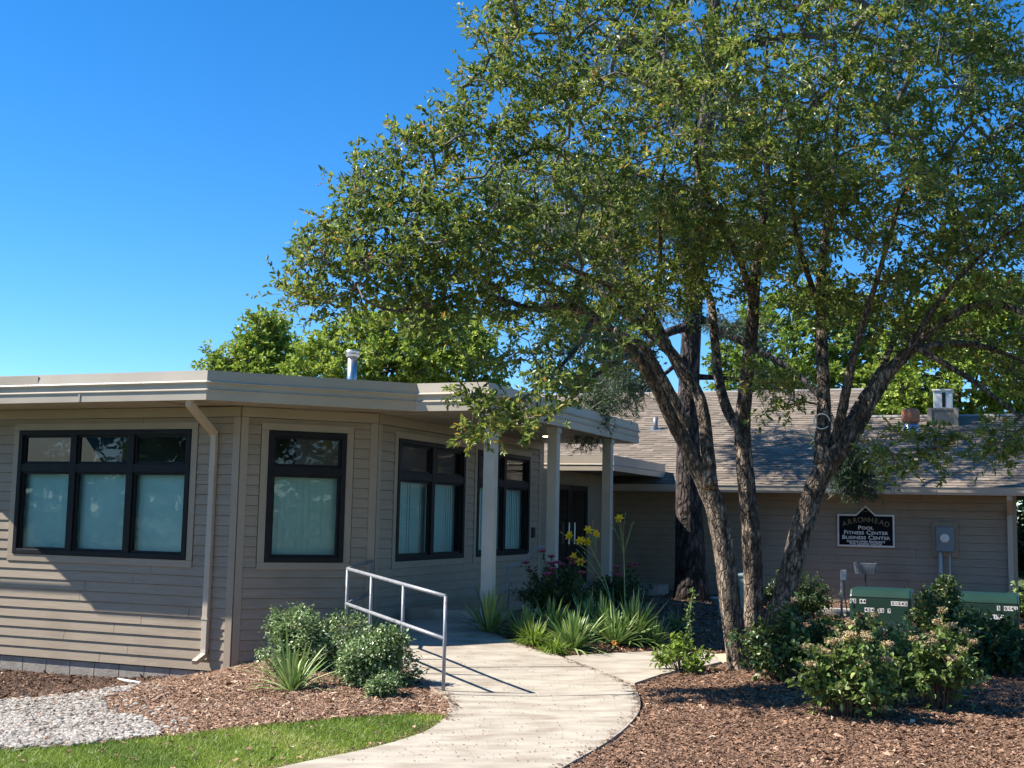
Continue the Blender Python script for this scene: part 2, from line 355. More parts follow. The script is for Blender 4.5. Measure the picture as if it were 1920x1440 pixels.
right_bed = P2([(1000, 1500), (1020, 1470), (1070, 1440), (1150, 1395), (1195, 1352), (1203, 1325), (1194, 1300), (1183, 1289), (1118, 1262), (1054, 1237), (1000, 1222), (955, 1205), (915, 1188), (880, 1165)]) + \
    [(BC + dA * 1.55 + dC * 1.2)[:2], (BC + dA * 1.55 + dC * 6)[:2], (RB - dA * 6 + nA * .02)[:2], (RB + dA * 4.5 + nA * .02)[:2], (12, 17), (12, 5), (5.6, 4.6), (1.0, 4.6)]
mulch_r = tag(drape('mulch_bed', right_bed, M['soil'], .004, .16, bumpy=.010), kind='structure')

# ---- footpath: sub-base and slabs
L3 = smooth_poly([pg(*p) for p in path_left]); R3 = smooth_poly([pg(*p) for p in path_right])
def arc(pl):
    d = np.r_[0, np.cumsum([np.linalg.norm(b[:2] - a[:2]) for a, b in zip(pl[:-1], pl[1:])])]; return d / d[-1]
La, Ra = np.array(L3), np.array(R3); lt, rt_ = arc(L3), arc(R3)
def at(pl, t, s): return np.array([np.interp(s, t, pl[:, k]) for k in range(2)])
def par_of(pl, t, px, py):
    q = pg(px, py)[:2]; s = np.linspace(0, 1, 800); pp = np.array([at(pl, t, k) for k in s]); return s[np.argmin(((pp - q) ** 2).sum(1))]
path = tag(drape('footpath', [p[:2] for p in L3] + [p[:2] for p in R3[::-1]], M['soil'], .010, .3), kind='structure')
joints = [((430, 1472), (1020, 1470)), ((790, 1385), (1165, 1383)), ((829, 1309), (1199, 1308)), ((785, 1283), (1178, 1286)), ((760, 1260), (1100, 1256)), ((746, 1235), (1020, 1228)), ((734, 1200), (945, 1202)), ]
ls = [0] + [par_of(La, lt, *a) for a, b in joints] + [1]; rs = [0] + [par_of(Ra, rt_, *b) for a, b in joints] + [1]
for k in range(len(ls) - 1):
    g = .012
    lp = [at(La, lt, s) for s in np.linspace(ls[k], ls[k + 1], 9)]; rp_ = [at(Ra, rt_, s) for s in np.linspace(rs[k], rs[k + 1], 9)]
    a0 = (lp[1] - lp[0]); a0 /= np.linalg.norm(a0); lp[0] = lp[0] + a0 * g; a0 = rp_[1] - rp_[0]; a0 /= np.linalg.norm(a0); rp_[0] = rp_[0] + a0 * g
    drape('slab', lp + rp_[::-1], M['concrete'], .035 + .003 * (k % 2), .16, .06, path)
br = [(1060, 1236), (1130, 1231), (1235, 1226), (1300, 1228), (1335, 1231), (1352, 1246), (1330, 1252), (1240, 1270), (1190, 1287)]
branch = tag(drape('footpath', P2([(1060, 1237), (1130, 1232), (1235, 1227), (1300, 1229), (1420, 1226), (1500, 1230), (1500, 1246), (1420, 1246), (1330, 1251), (1240, 1269), (1189, 1286)]), M['soil'], .012, .3), kind='structure')
drape('slab', P2(br), M['concrete'], .034, .15, .06, branch)
drape('slab', P2([(1340, 1231), (1420, 1227), (1500, 1230), (1500, 1246), (1420, 1247), (1357, 1246)]), M['sand'], .030, .15, .05, branch)
# porch floor slab
pz = .43
pf = [BC + dC * .9 + nC * .03, BC + dC * 9.5 + nC * .03, BC + dC * 9.5 + nC * 1.45, BC + dC * .9 + nC * 1.45]
tag(MB().poly([wp(p, pz) for p in pf] + [wp(p, pz - .3) for p in pf], [(0, 1, 2, 3)[::-1], (0, 1, 5, 4), (1, 2, 6, 5), (2, 3, 7, 6), (3, 0, 4, 7)]).build('porch_floor', M['concrete']), kind='structure')

# ---- mulch chips, scattered evenly over the visible beds
lbx = [(0, 1245), (300, 1262), (400, 1256), (440, 1240), (560, 1190), (720, 1172), (748, 1240), (785, 1283), (838, 1314), (846, 1334), (838, 1346)] + lawn_edge[::-1][1:] + [(-60, 1415), (-60, 1240)]
gravel_px = [(-60, 1318), (0, 1315), (60, 1313), (140, 1302), (200, 1292), (262, 1283), (235, 1300), (190, 1312), (205, 1342), (262, 1346), (296, 1368), (300, 1384), (150, 1398), (0, 1409), (-60, 1416)]
rbx = [(1040, 1460), (1075, 1440), (1155, 1395), (1200, 1352), (1208, 1325), (1198, 1300), (1188, 1290), (1240, 1272), (1330, 1253), (1500, 1248), (1500, 1228), (1420, 1225), (1300, 1227), (1235, 1224), (1054, 1235), (955, 1203), (915, 1186), (905, 1150), (1060, 1112), (1250, 1100), (1990, 1120), (1990, 1460)]
def scatter_px(poly, n):
    p = np.array(poly, float); lo, hi = p.min(0), p.max(0); out = np.zeros((0, 2))
    while len(out) < n:
        q = rng.uniform(lo, hi, (n, 2)); out = np.r_[out, q[inpoly(q[:, 0], q[:, 1], p)]]
    return pgv(out[:n, 0], out[:n, 1])
def chips(poly, n, exclude=None, dark=0.):
    P = scatter_px(poly, n)
    d = np.clip(P[:, 1], 6, 22)
    L = (.006 + rng.gamma(2.0, .0045, n)) * (.6 + d / 20); W = rng.uniform(.0018, .0052, n) * (.6 + d / 18)
    big = rng.uniform(size=n) < .10; L = np.where(big, L * 1.9, L); W = np.where(big, W * 2.0, W)
    a = rng.uniform(0, 2 * math.pi, n); t = rng.normal(0, .28, n)
    D = np.c_[np.cos(a) * np.cos(t), np.sin(a) * np.cos(t), np.sin(t)]
    S = np.c_[-np.sin(a), np.cos(a), rng.normal(0, .35, n)]
    N = np.cross(D, S); N /= np.linalg.norm(N, axis=1)[:, None]; N[N[:, 2] < 0] *= -1
    P = P.copy(); P[:, 2] += rng.uniform(.008, .03, n)
    h = W[:, None] * .35
    v = np.stack([P - D * L[:, None] - S * W[:, None], P + D * L[:, None] * .9 - S * W[:, None] * .8, P + D * L[:, None] + S * W[:, None], P - D * L[:, None] * .85 + S * W[:, None], P + N * h * 1.2], 1)
    b = np.arange(n)[:, None] * 5
    f = np.concatenate([b + np.array([[0, 1, 4]]), b + np.array([[1, 2, 4]]), b + np.array([[2, 3, 4]]), b + np.array([[3, 0, 4]])])
    ti = np.clip(rng.beta(1.7, 2.2, n) - dark, 0, 1)
    if callable(exclude): pass
    return v.reshape(-1, 3), f, np.repeat(ti, 5)
mb = MB(); v, f, t = chips(lbx, 70000, dark=-.2)
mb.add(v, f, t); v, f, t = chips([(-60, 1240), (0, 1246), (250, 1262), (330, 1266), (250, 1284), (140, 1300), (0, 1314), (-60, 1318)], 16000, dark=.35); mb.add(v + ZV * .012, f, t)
tag(mb.build('bark_mulch', M['chips']), 'reddish brown bark mulch spread below the bay wall', 'mulch', kind='stuff')
mb = MB(); v, f, t = chips(rbx, 120000, dark=-.02); mb.add(v, f, t)
near = [(1040, 1460), (1075, 1440), (1155, 1395), (1200, 1352), (1208, 1325), (1198, 1300), (1240, 1275), (1990, 1300), (1990, 1460)]
v, f, t = chips(near, 110000, dark=-.04); mb.add(v, f, t)
tag(mb.build('bark_mulch', M['chips']), 'reddish brown bark mulch spread around the multi-stem tree', 'mulch', kind='stuff')

# ---- white stones
bm = bmesh.new(); bmesh.ops.create_icosphere(bm, subdivisions=1, radius=1); sv_ = np.array([x.co[:] for x in bm.verts]); sf_ = np.array([[x.index for x in f.verts] for f in bm.faces]); bm.free()
P = np.r_[scatter_px(gravel_px, 8500), scatter_px([(-40, 1300), (150, 1288), (300, 1275), (330, 1330), (370, 1372), (250, 1392), (-40, 1420)], 420)]; mb = MB()
n = len(P); s = rng.uniform(.010, .034, (n, 1, 1)) * np.stack([rng.uniform(.8, 1.5, n), rng.uniform(.7, 1.1, n), rng.uniform(.45, .75, n)], -1)[:, None, :]
jit = sv_[None] * (1 + rng.normal(0, .13, (n, len(sv_), 1))); a = rng.uniform(0, 6.28, n); ca, sa = np.cos(a)[:, None], np.sin(a)[:, None]
vv = jit * s; vx = vv[..., 0] * ca - vv[..., 1] * sa; vy = vv[..., 0] * sa + vv[..., 1] * ca
vv = np.stack([vx, vy, vv[..., 2]], -1) + P[:, None, :] + np.array([0, 0, .012]) + rng.uniform(0, .02, (n, 1, 1)) * np.array([0, 0, 1])
mb.add(vv.reshape(-1, 3), (np.arange(n)[:, None, None] * len(sv_) + sf_[None]).reshape(-1, 3), np.repeat(rng.beta(1.6, 1.3, n), len(sv_)))
tag(mb.build('gravel', M['gravel'], smooth=False), 'white river stones filling the drainage swale by the lawn', 'gravel', kind='stuff')

# ---- lawn
lawn_px = lawn_edge + [(832, 1358), (790, 1385), (700, 1412), (560, 1440), (430, 1472), (300, 1500), (-60, 1500), (-60, 1414)]
P = scatter_px(lawn_px, 52000); n = len(P)
def blades(P, hmin, hmax, wd, lean=.45):
    n = len(P); a = rng.uniform(0, 6.28, n); h = rng.uniform(hmin, hmax, n); ln = rng.normal(0, lean, (n, 2)) * h[:, None]
    w_ = np.c_[np.cos(a), np.sin(a), np.zeros(n)] * wd
    mid = P + np.c_[ln * .4, h * .6]; tip = P + np.c_[ln, h]
    v = np.stack([P - w_, P + w_, mid + w_ * .7, mid - w_ * .7, tip], 1); b = np.arange(n)[:, None] * 5
    return v.reshape(-1, 3), [b + np.array([[0, 1, 2, 3]]), b + np.array([[3, 2, 4]])]
v, f = blades(P, .014, .048, .0024, .7); mb = MB(); mb.add(v, f, np.repeat(np.clip(rng.beta(2, 2.4, n) + .22 * np.sin(P[:, 0] * 2.3 + 1.7 * np.sin(P[:, 1] * 1.9)) + .15 * np.sin(P[:, 0] * 7.1 + P[:, 1] * 5.3), 0, 1), 5))
tag(mb.build('grass', M['grass']), 'short green lawn grass beside the curving footpath', 'grass', kind='stuff')

# ---- litter on the path
P = np.r_[scatter_px([(640, 1440), (1060, 1440), (1190, 1345), (1175, 1295), (960, 1215), (770, 1215), (850, 1330)], 800)]
n = len(P); P[:, 2] += .042; a = rng.uniform(0, 6.28, n); l_ = rng.uniform(.003, .011, n)[:, None]; D = np.c_[np.cos(a), np.sin(a), np.zeros(n)]; S = np.c_[-np.sin(a), np.cos(a), np.zeros(n)]
v = np.stack([P - D * l_, P - S * l_ * .5 + ZV * .004, P + D * l_, P + S * l_ * .5 + ZV * .005], 1)
mb = MB(); mb.add(v.reshape(-1, 3), np.arange(n)[:, None] * 4 + np.array([[0, 1, 2, 3]]), np.repeat(rng.uniform(0, .5, n), 4))
E_ = []
for pl, sg_ in ((R3, 1), (L3, 1)):
    pl = np.array(pl); ii = rng.integers(4, len(pl) - 2, 1500); u_ = rng.uniform(size=(1500, 1)); q = pl[ii] * (1 - u_) + pl[ii + 1] * u_; tg = pl[ii + 1] - pl[ii]; nr_ = np.c_[-tg[:, 1], tg[:, 0]] / (np.linalg.norm(tg[:, :2], axis=1)[:, None] + 1e-6)
    side_ = (1 if sg_ and pl is not None else -1); inn_ = np.abs(rng.normal(0, .045, (1500, 1))); mid_ = (np.array(L3).mean(0) + np.array(R3).mean(0))[:2] / 2
    sgn = np.sign(((mid_ - q[:, :2]) * nr_).sum(1, keepdims=True)); q[:, :2] += nr_ * sgn * inn_; q[:, 2] = ground(q[:, 0], q[:, 1]) + .043; E_.append(q)
P = np.concatenate(E_); n = len(P); a = rng.uniform(0, 6.28, n); l_ = rng.gamma(2., .005, n)[:, None]; D = np.c_[np.cos(a), np.sin(a), np.zeros(n)]; S = np.c_[-np.sin(a), np.cos(a), np.zeros(n)]
v = np.stack([P - D * l_, P - S * l_ * .3 + ZV * .004, P + D * l_, P + S * l_ * .3 + ZV * .005], 1); mb.add(v.reshape(-1, 3), np.arange(n)[:, None] * 4 + np.array([[0, 1, 2, 3]]), np.repeat(rng.uniform(0, .8, n), 4))
tag(mb.build('fallen_litter', M['chips']), 'fallen berries and leaf bits dotted over the concrete footpath', 'litter', kind='stuff')

P = np.r_[scatter_px(lawn_px, 90), scatter_px(near, 160), scatter_px(lbx, 90), scatter_px(rbx, 110)]; n = len(P); P[:, 2] += .035
lD = rng.normal(size=(n, 3)) * np.array([1, 1, .15]); lD /= np.linalg.norm(lD, axis=1)[:, None]; lS = np.cross(lD, np.array([0, 0, 1.]) + rng.normal(0, .3, (n, 3))); _l = rng.uniform(.02, .04, (n, 1))
v = np.stack([P - lD * _l, P + lS * _l * .5 + ZV * .008, P + lD * _l, P - lS * _l * .5 + ZV * .01], 1); mb = MB(); mb.add(v.reshape(-1, 3), np.concatenate([np.arange(n)[:, None] * 4 + np.array([[0, 1, 2]]), np.arange(n)[:, None] * 4 + np.array([[0, 2, 3]])]), np.repeat(rng.uniform(.45, 1, n), 4))
tag(mb.build('fallen_leaves', M['chips']), 'dry tan fallen leaves lying on the lawn and mulch', 'leaves', kind='stuff')

# ================================================================== clubhouse (left building)
def rects_minus(s0, s1, z0, z1, ops):
    out = []; ss = sorted({s0, s1, *[o[0] for o in ops], *[o[1] for o in ops]}); zz = sorted({z0, z1, *[o[2] for o in ops], *[o[3] for o in ops]})
    for a, b in zip(ss[:-1], ss[1:]):
        for c, d in zip(zz[:-1], zz[1:]):
            ms, mz = (a + b) / 2, (c + d) / 2
            if not any(o[0] < ms < o[1] and o[2] < mz < o[3] for o in ops): out.append((a, b, c, d))
    return out
_bm = MB().add([(0, 0, 0), (1, 0, 0), (1, .018, 0), (0, .018, 0), (0, 0, 1), (1, 0, 1), (1, .003, 1), (0, .003, 1)], np.array([[0, 1, 2, 3], [3, 2, 6, 7], [4, 7, 6, 5], [0, 3, 7, 4], [1, 5, 6, 2], [0, 4, 5, 1]]))
_tmp = _bm.build('siding_board', M['siding']); BOARD = _tmp.data; bpy.data.objects.remove(_tmp)
def wall(parent, org, d, n, s0, s1, z0, z1, ops, expo, casing=.1, joint=3.2, name='wall'):
    """backing wall of boxes around the openings + individually laid lap boards"""
    mb = MB()
    for a, b, c, e in rects_minus(s0, s1, z0, z1, ops):
        mb.box(org + d * (a + b) / 2 - n * .075 + ZV * (c + e) / 2, d, n, ZV, (b - a) / 2, .073, (e - c) / 2)
    wl = mb.build(name, M['wood_in'], parent)
    Mi = WM(wl).inverted(); rot = Matrix(((d[0], n[0], 0, 0), (d[1], n[1], 0, 0), (0, 0, 1, 0), (0, 0, 0, 1)))
    k = 0; z = z0
    while z < z1 - .03:
        h = min(expo, z1 - z); iv = [(s0, s1)]
        for o in ops:
            oz0, oz1 = o[2] - casing, o[3] + casing
            if z + h > oz0 + .01 and z < oz1 - .01 and (z + h * .5 > oz0 and z + h * .5 < oz1):
                nv = []
                for a, b in iv:
                    l_, r_ = o[0] - casing, o[1] + casing
                    if r_ <= a or l_ >= b: nv.append((a, b)); continue
                    if l_ > a: nv.append((a, l_))
                    if r_ < b: nv.append((r_, b))
                iv = nv
        for a, b in iv:
            cuts = [a]; x = a + random.uniform(.35, 1) * joint
            while x < b - .4: cuts.append(x); x += joint
            cuts.append(b)
            for p, q in zip(cuts[:-1], cuts[1:]):
                o = bpy.data.objects.new('siding_board', BOARD); C.objects.link(o); o.parent = wl
                g = .003
                o.matrix_basis = Mi @ Matrix.Translation(Vector(org + d * (p + g) + n * random.uniform(0, .0015) + ZV * z)) @ rot @ Matrix.Diagonal((q - p - 2 * g, 1, h - .005, 1))  # gap under each board bares dark sheathing to draw the lap's shade line
        z += expo
    return wl
def window(parent, org, d, n, s0, s1, z0, z1, zt, cols, sign_depth=.0):
    """bronze frame with fixed lights over tall lights; blinds hang behind the tall ones"""
    f = MB(); fd = .05; bw = .065
    def bar(a, b, c, e, dep=fd, off=-.012):
        f.box(org + d * (a + b) / 2 + n * off + ZV * (c + e) / 2, d, n, ZV, (b - a) / 2, dep, (e - c) / 2)
    bar(s0, s0 + bw, z0, z1); bar(s1 - bw, s1, z0, z1); bar(s0 + bw, s1 - bw, z0, z0 + bw); bar(s0 + bw, s1 - bw, z1 - bw, z1)
    fr = f.build('window', M['frame'], parent, bevel=.006)
    cw = (s1 - s0) / cols
    for k in range(1, cols):
        f = MB(); bar(s0 + cw * k - .05, s0 + cw * k + .05, z0 + bw, z1 - bw, fd - .004); f.build('mullion', M['frame'], fr, bevel=.005)
    for k in range(cols):
        a = s0 + (bw if k == 0 else cw * k + .05); b = s0 + (cw * cols - bw if k == cols - 1 else cw * (k + 1) - .05)
        f = MB(); bar(a, b, zt - .055, zt + .055, fd - .007); f.build('transom', M['frame'], fr, bevel=.005)
        for c, e in ((z0 + bw, zt - .055), (zt + .055, z1 - bw)):
            # slim sash around each pane, then the pane
            f = MB(); t = .03
            bar(a, a + t, c, e, .02, -.02); bar(b - t, b, c, e, .02, -.02); bar(a + t, b - t, c, c + t, .02, -.02); bar(a + t, b - t, e - t, e, .02, -.02)
            f.build('sash', M['frame'], fr)
            f = MB(); f.poly([org + d * x + n * -.027 + ZV * zz for x, zz in ((a + t, c + t), (b - t, c + t), (b - t, e - t), (a + t, e - t))], [(0, 1, 2, 3)]); f.build('pane', M['glass'], fr)
    # vertical blinds: slats turned a little, behind the tall lights; upper lights show a dim room
    f = MB(); x = s0 + .03
    while x < s1 - .05:
        ang = R(7 + random.uniform(-3, 3)); sl = d * math.cos(ang) - n * math.sin(ang); w_ = .050
        p = org + d * (x + .04) - n * (.12 + random.uniform(0, .004))
        f.add([p - sl * w_ + ZV * (z0 + .04), p + sl * w_ + ZV * (z0 + .04), p + sl * w_ + ZV * (zt - .01), p - sl * w_ + ZV * (zt - .01)], np.array([[0, 1, 2, 3]])); x += .08
    f.build('blind', M['blind'], fr)
    c = .095; f = MB()
    for a, b, zz, e in ((s0 - c, s1 + c, z1 + .004, z1 + c), (s0 - c, s1 + c, z0 - c, z0 - .004), (s0 - c, s0 - .003, z0 - .003, z1 + .003), (s1 + .003, s1 + c, z0 - .003, z1 + .003)):
        f.box(org + d * (a + b) / 2 + n * .012 + ZV * (zz + e) / 2, d, n, ZV, (b - a) / 2, .012 if zz > z1 or e < z0 else .0115, (e - zz) / 2)
    f.build('casing', M['trim'], fr, bevel=.003)
    return fr
def sval(px, py, org, d, n): return (onp(px, py, org, n) - org) @ d
club = thing('clubhouse', (AB[0], AB[1], -.5), 'tan lap-sided clubhouse with flat roof, bay corner and posted entrance canopy', 'building')
EXP = .128
LA = 7.0
wA = (sval(34.3, 900, AB, dA, nA), sval(357, 900, AB, dA, nA)); wB = (sval(501, 900, AB, dB, nB), sval(647, 900, AB, dB, nB))
wC1 = (sval(743, 900, BC, dC, nC), sval(869.5, 900, BC, dC, nC)); wC2 = (sval(893, 900, BC, dC, nC), sval(991, 900, BC, dC, nC))
lenB = float((BC - AB) @ dB); lenC = sval(1013, 900, BC, dC, nC)
ZS, ZH, ZT = 1.06, 2.715, 2.215
Z0 = -.285
oA = [(wA[0], wA[1], ZS, ZH)]; oB = [(wB[0], wB[1], ZS, ZH)]; oC = [(wC1[0], wC1[1], ZS, ZH), (wC2[0], wC2[1], ZS, ZH)]
wall(club, AB, dA, nA, -LA, -.10, Z0, Z_SOF - .13, oA, EXP); wall(club, AB, dB, nB, .09, lenB - .09, Z0, Z_SOF - .13, oB, EXP); wall(club, BC, dC, nC, .09, lenC - .09, Z0 + .5, Z_SOF - .13, oC, EXP)
window(club, AB, dA, nA, *oA[0][:2], ZS, ZH, ZT, 3); window(club, AB, dB, nB, *oB[0][:2], ZS, ZH, ZT, 1)
window(club, BC, dC, nC, *oC[0][:2], ZS, ZH, ZT, 2); window(club, BC, dC, nC, *oC[1][:2], ZS, ZH, ZT, 2)
def corner(p, d1, n1, d2, n2, z0, z1, w1=.1, w2=.09, inner=False):
    b = MB(); b.box(p - d1 * w1 / 2 + n1 * .003 + ZV * (z0 + z1) / 2, d1, n1, ZV, w1 / 2, .018, (z1 - z0) / 2); b.build('corner_board', M['trim'], club, bevel=.003)
    b = MB(); b.box(p + d2 * (w2 / 2 + .002) + n2 * .003 + ZV * (z0 + z1) / 2, d2, n2, ZV, w2 / 2, .017, (z1 - z0) / 2); b.build('corner_board', M['trim'], club, bevel=.003)
corner(AB, dA, nA, dB, nB, Z0 - .02, Z_SOF - .13); corner(BC, dB, nB, dC, nC, Z0, Z_SOF - .13)
CE = BC + dC * lenC
b = MB(); b.box(CE - dC * .05 + nC * .004 + ZV * 1.6, dC, nC, ZV, .05, .018, 1.3); b.build('corner_board', M['trim'], club, bevel=.003)
for org, d, n, s0, s1 in ((AB, dA, nA, -LA, .004), (AB, dB, nB, 0, lenB), (BC, dC, nC, 0, lenC)):
    b = MB(); b.box(org + d * (s0 + s1) / 2 + n * .006 + ZV * (Z_SOF - .065), d, n, ZV, (s1 - s0) / 2 - .002, .02, .062); b.build('frieze_board', M['trim'], club)
# hidden rear walls close the room
back = [AB - dA * LA, AB - dA * LA + dC * 7, CE - dA * 6.5 + dC * .0, CE]
b = MB()
for p, q in zip(back[:-1], back[1:]):
    dd = (q - p); L_ = np.linalg.norm(dd); dd = dd / L_; nn_ = np.array([dd[1], -dd[0], 0]); b.box((p + q) / 2 - nn_ * .1 + ZV * 1.2, dd, nn_, ZV, L_ / 2, .07, 2.05)
b.build('rear_wall', M['siding'], club)
b = MB(); b.poly([wp(p, .45) for p in (AB + nA * -.2 - dA * LA, AB - nB * .2, BC - nB * .2 - dA * .15, CE - dA * .2, CE - dA * 6.4, AB - dA * LA + dC * 6.9)], [(0, 1, 2, 3, 4, 5)]); b.build('room_floor', M['wood_in'], club)
b = MB(); b.box(AB - dA * 3.6 + dC * 1.9 + ZV * 1.8, dA, dC, ZV, 3.2, .05, 1.33); b.build('blocking_partition', M['wood_in'], club)  # inner wall added to block daylight showing through the upper panes
# foundation blocks
fm = MB(); fm.box(AB - dA * (LA / 2 + .06) - nA * .16 + ZV * -.52, dA, nA, ZV, LA / 2 - .1, .1, .225); fnd = fm.build('foundation', M['block'], club)
x = -.12
while x > -LA + .4:
    for row in range(2):
        b = MB(); b.box(AB + dA * (x - .197 - (.1 if row else 0)) - nA * .032 + ZV * (-.398 - .2 * row), dA, nA, ZV, .1935, .02, .0955); b.build('foundation_block', M['block'], fnd, bevel=.004)
    x -= .396
b = MB(); b.box(AB + dB * lenB / 2 - nB * .08 + ZV * -.55, dB, nB, ZV, lenB / 2 - .06, .06, .262); b.build('foundation', M['block'], club)
# roof slab, fascia, soffit
FL = F1 - dA * 4.62
outline = [FL, F1, F2, F3, F4, F4 - dA * 1.25]
deck = [FL, F1, F2, F3, F4, F4 - dA * 8.5, FL + dC * 8]
inset = lambda p: p
b = MB(); k = len(deck)
cen = np.mean(deck, 0)
b.poly([wp(p, Z_TOP - .03) for p in deck] + [wp(p, Z_TOP - .12) for p in deck], [tuple(range(k)), tuple(range(2 * k - 1, k - 1, -1))] + [(i, i + k, (i + 1) % k + k, (i + 1) % k) for i in range(k)])
b.build('roof', M['roof_flat'], club)
def sweep(name, line, prof, mat_, parent, closed=False, smooth=False):
    line = [np.array(p, float) for p in line]; k = len(line); offs = []
    for i in range(k):
        ds = []
        if i > 0: e = line[i] - line[i - 1]; ds.append(e / np.linalg.norm(e))
        if i < k - 1: e = line[i + 1] - line[i]; ds.append(e / np.linalg.norm(e))
        ns = [np.array([e[1], -e[0], 0]) for e in ds]; mn = sum(ns); mn /= np.linalg.norm(mn); offs.append(mn / (mn @ ns[0]))
    out = []
    for i in range(k - 1):
        v = [wp(line[j] + offs[j] * o, z) for j in (i, i + 1) for o, z in prof]; n_ = len(prof)
        f = [(a, (a + 1) % n_, n_ + (a + 1) % n_, n_ + a) for a in range(n_)] + [tuple(range(n_))[::-1], tuple(range(n_, 2 * n_))]
        out.append(MB().poly(v, f).build(name, mat_, parent, smooth))
    return out
zb = Z_SOF - .005
prof = [(-.03, zb), (.012, zb), (.012, zb + .105), (.026, zb + .112), (.026, zb + .122), (.004, zb + .136), (.004, zb + .196), (.030, zb + .205), (.032, zb + .214), (.012, zb + .232), (-.004, Z_TOP), (-.03, Z_TOP)]
sweep('fascia', outline, prof, M['fascia'], club)
# flashing lap on the front run of fascia
q = onp(152, 720, F1, nA); e = (q - F1) @ dA
b = MB(); b.box(F1 + dA * (e) + nA * .017 + ZV * (zb + .06), dA, nA, ZV, .010, .004, .050); b.build('fascia_joint', M['fascia'], club)
q = onp(72, 720, F1, nA); e = (q - F1) @ dA
b = MB(); b.box(F1 + dA * (e - 2) + nA * .009 + ZV * (zb + .29), dA, nA * .998 + ZV * .06, ZV, 2., .0035, .055); b.build('flashing_lap', M['fascia'], club)
# soffit
sof = [FL, F1, F2, F3, F4, F4 - dA * 1.5, CE - dA * .2, BC - dA * .2, AB - nB * .2, AB - dA * 6 - nA * .2 * 0 + dC * .2]
b = MB(); b.poly([wp(p, Z_SOF + .012) for p in sof] + [wp(p, Z_SOF + .03) for p in sof], [tuple(range(len(sof)))[::-1], tuple(range(len(sof), 2 * len(sof)))]); sf = b.build('soffit', M['soffit'], club)
s = .03; Lc = float((F4 - F3) @ dC)
w0 = float((F3 - BC) @ nC)
while s < Lc - .16:
    b = MB(); c0 = F3 + dC * (s + .07)
    l0 = max(.1, w0 - max(0.0, -((c0 - BC) @ dC)) * 0 - .03)
    inn = (c0 - BC) @ nC - .03
    if (c0 - BC) @ dC < 0: inn = min(inn, (c0 - F2) @ dA + 1e-6)
    b.box(c0 - dA * (inn / 2 + .03) + ZV * (Z_SOF + .003), dA, dC, ZV, inn / 2, .066, .005); b.build('soffit_board', M['soffit'], sf); s += .15
for ed, d_, n_, s0, s1, dep in ((F1, dA, nA, -4.5, -.75, .82), (F1, dB, nB, .45, 1.9, .62)):
    x = s0
    while x < s1:
        b = MB(); b.box(ed + d_ * x - n_ * (dep / 2 + .03) + ZV * (Z_SOF + .004), d_, n_, ZV, .095, dep / 2, .004); b.build('soffit_board', M['soffit'], sf); x += .20
# posts
for px in (924, 1041.5, 1143):
    org = F3 - dA * .14; s_ = sval(px - 3, 830, org, dC, nC); p = org + dC * max(s_, .12)
    b = MB(); z0 = gz(p) - .05; b.box(p + ZV * (z0 + Z_SOF) / 2, dA, dC, ZV, .075, .07, (Z_SOF - z0) / 2); po = b.build('post', M['post'], club, bevel=.008)
    b = MB(); b.box(p + ZV * (Z_SOF - .05), dA, dC, ZV, .09, .085, .045); b.build('post_cap', M['post'], po, bevel=.006)
# soffit lamp
lp = atz(1027, 817, Z_SOF - .02)
b = MB(); b.tube([lp + ZV * .018, lp - ZV * .012], .10, 20); so_ = b.build('soffit_lamp', M['white'], club); b = MB(); b.tube([lp - ZV * .012, lp - ZV * .016], .08, 20); b.build('lamp_lens', M['lamp'], so_)
# downspout
o0 = AB - dA * .36 + nA * .05
top = F1 - dA * .28 - nA * .06
pts = [wp(top, Z_SOF - .0), wp(top, Z_SOF - .05), wp(o0 + nA * .02, 2.66), wp(o0, 2.60), wp(o0, -.02), wp(o0 + nA * .02, -.10), wp(o0 + nA * .17 - dA * .02, -.17)]
b = MB(); prev = None
def square_pipe(b, pts, w_, d_, A, B):
    v = []
    for i, p in enumerate(pts):
        T = (pts[min(i + 1, len(pts) - 1)] - pts[max(i - 1, 0)]); T /= np.linalg.norm(T)
        b_ = B - T * (B @ T); b_ /= np.linalg.norm(b_)
        v += [p + A * w_ * i1 + b_ * d_ * j1 for i1, j1 in ((-1, -1), (1, -1), (1, 1), (-1, 1))]
    k = len(pts); f = [(4 * i + j, 4 * i + (j + 1) % 4, 4 * i + 4 + (j + 1) % 4, 4 * i + 4 + j) for i in range(k - 1) for j in range(4)] + [(3, 2, 1, 0), tuple(4 * k - 4 + j for j in range(4))]
    b.poly(v, f)
square_pipe(b, pts, .040, .032, dA, nA); dsp = b.build('downspout', M['fascia'], club, bevel=.006)
for zz in (2.2, .35):
    b = MB(); b.box(wp(o0 + nA * .002, zz), dA, nA, ZV, .046, .036, .012); b.build('strap', M['fascia'], dsp)
# roof flue
fp = atd(660, 700, 19.0); fz = 3.28
b = MB(); zt_ = atd(660, 668, 19.0)[2]; b.tube([wp(fp, fz), wp(fp, zt_)], .075, 18); fl = b.build('flue_pipe', M['galv'], club, smooth=True)
b = MB(); b.tube([wp(fp, zt_ - .01), wp(fp, zt_ + .02), wp(fp, zt_ + .035), wp(fp, zt_ + .07), wp(fp, zt_ + .09)], [.10, .115, .09, .115, .10], 18); b.build('flue_cap', M['galv'], fl)
# keypad by the entrance
kp = BC + dC * (lenC - .38) + nC * .03
b = MB(); b.box(wp(kp, 1.42), dC, nC, ZV, .05, .02, .09); b.build('entry_keypad', M['dark'], club, bevel=.006)

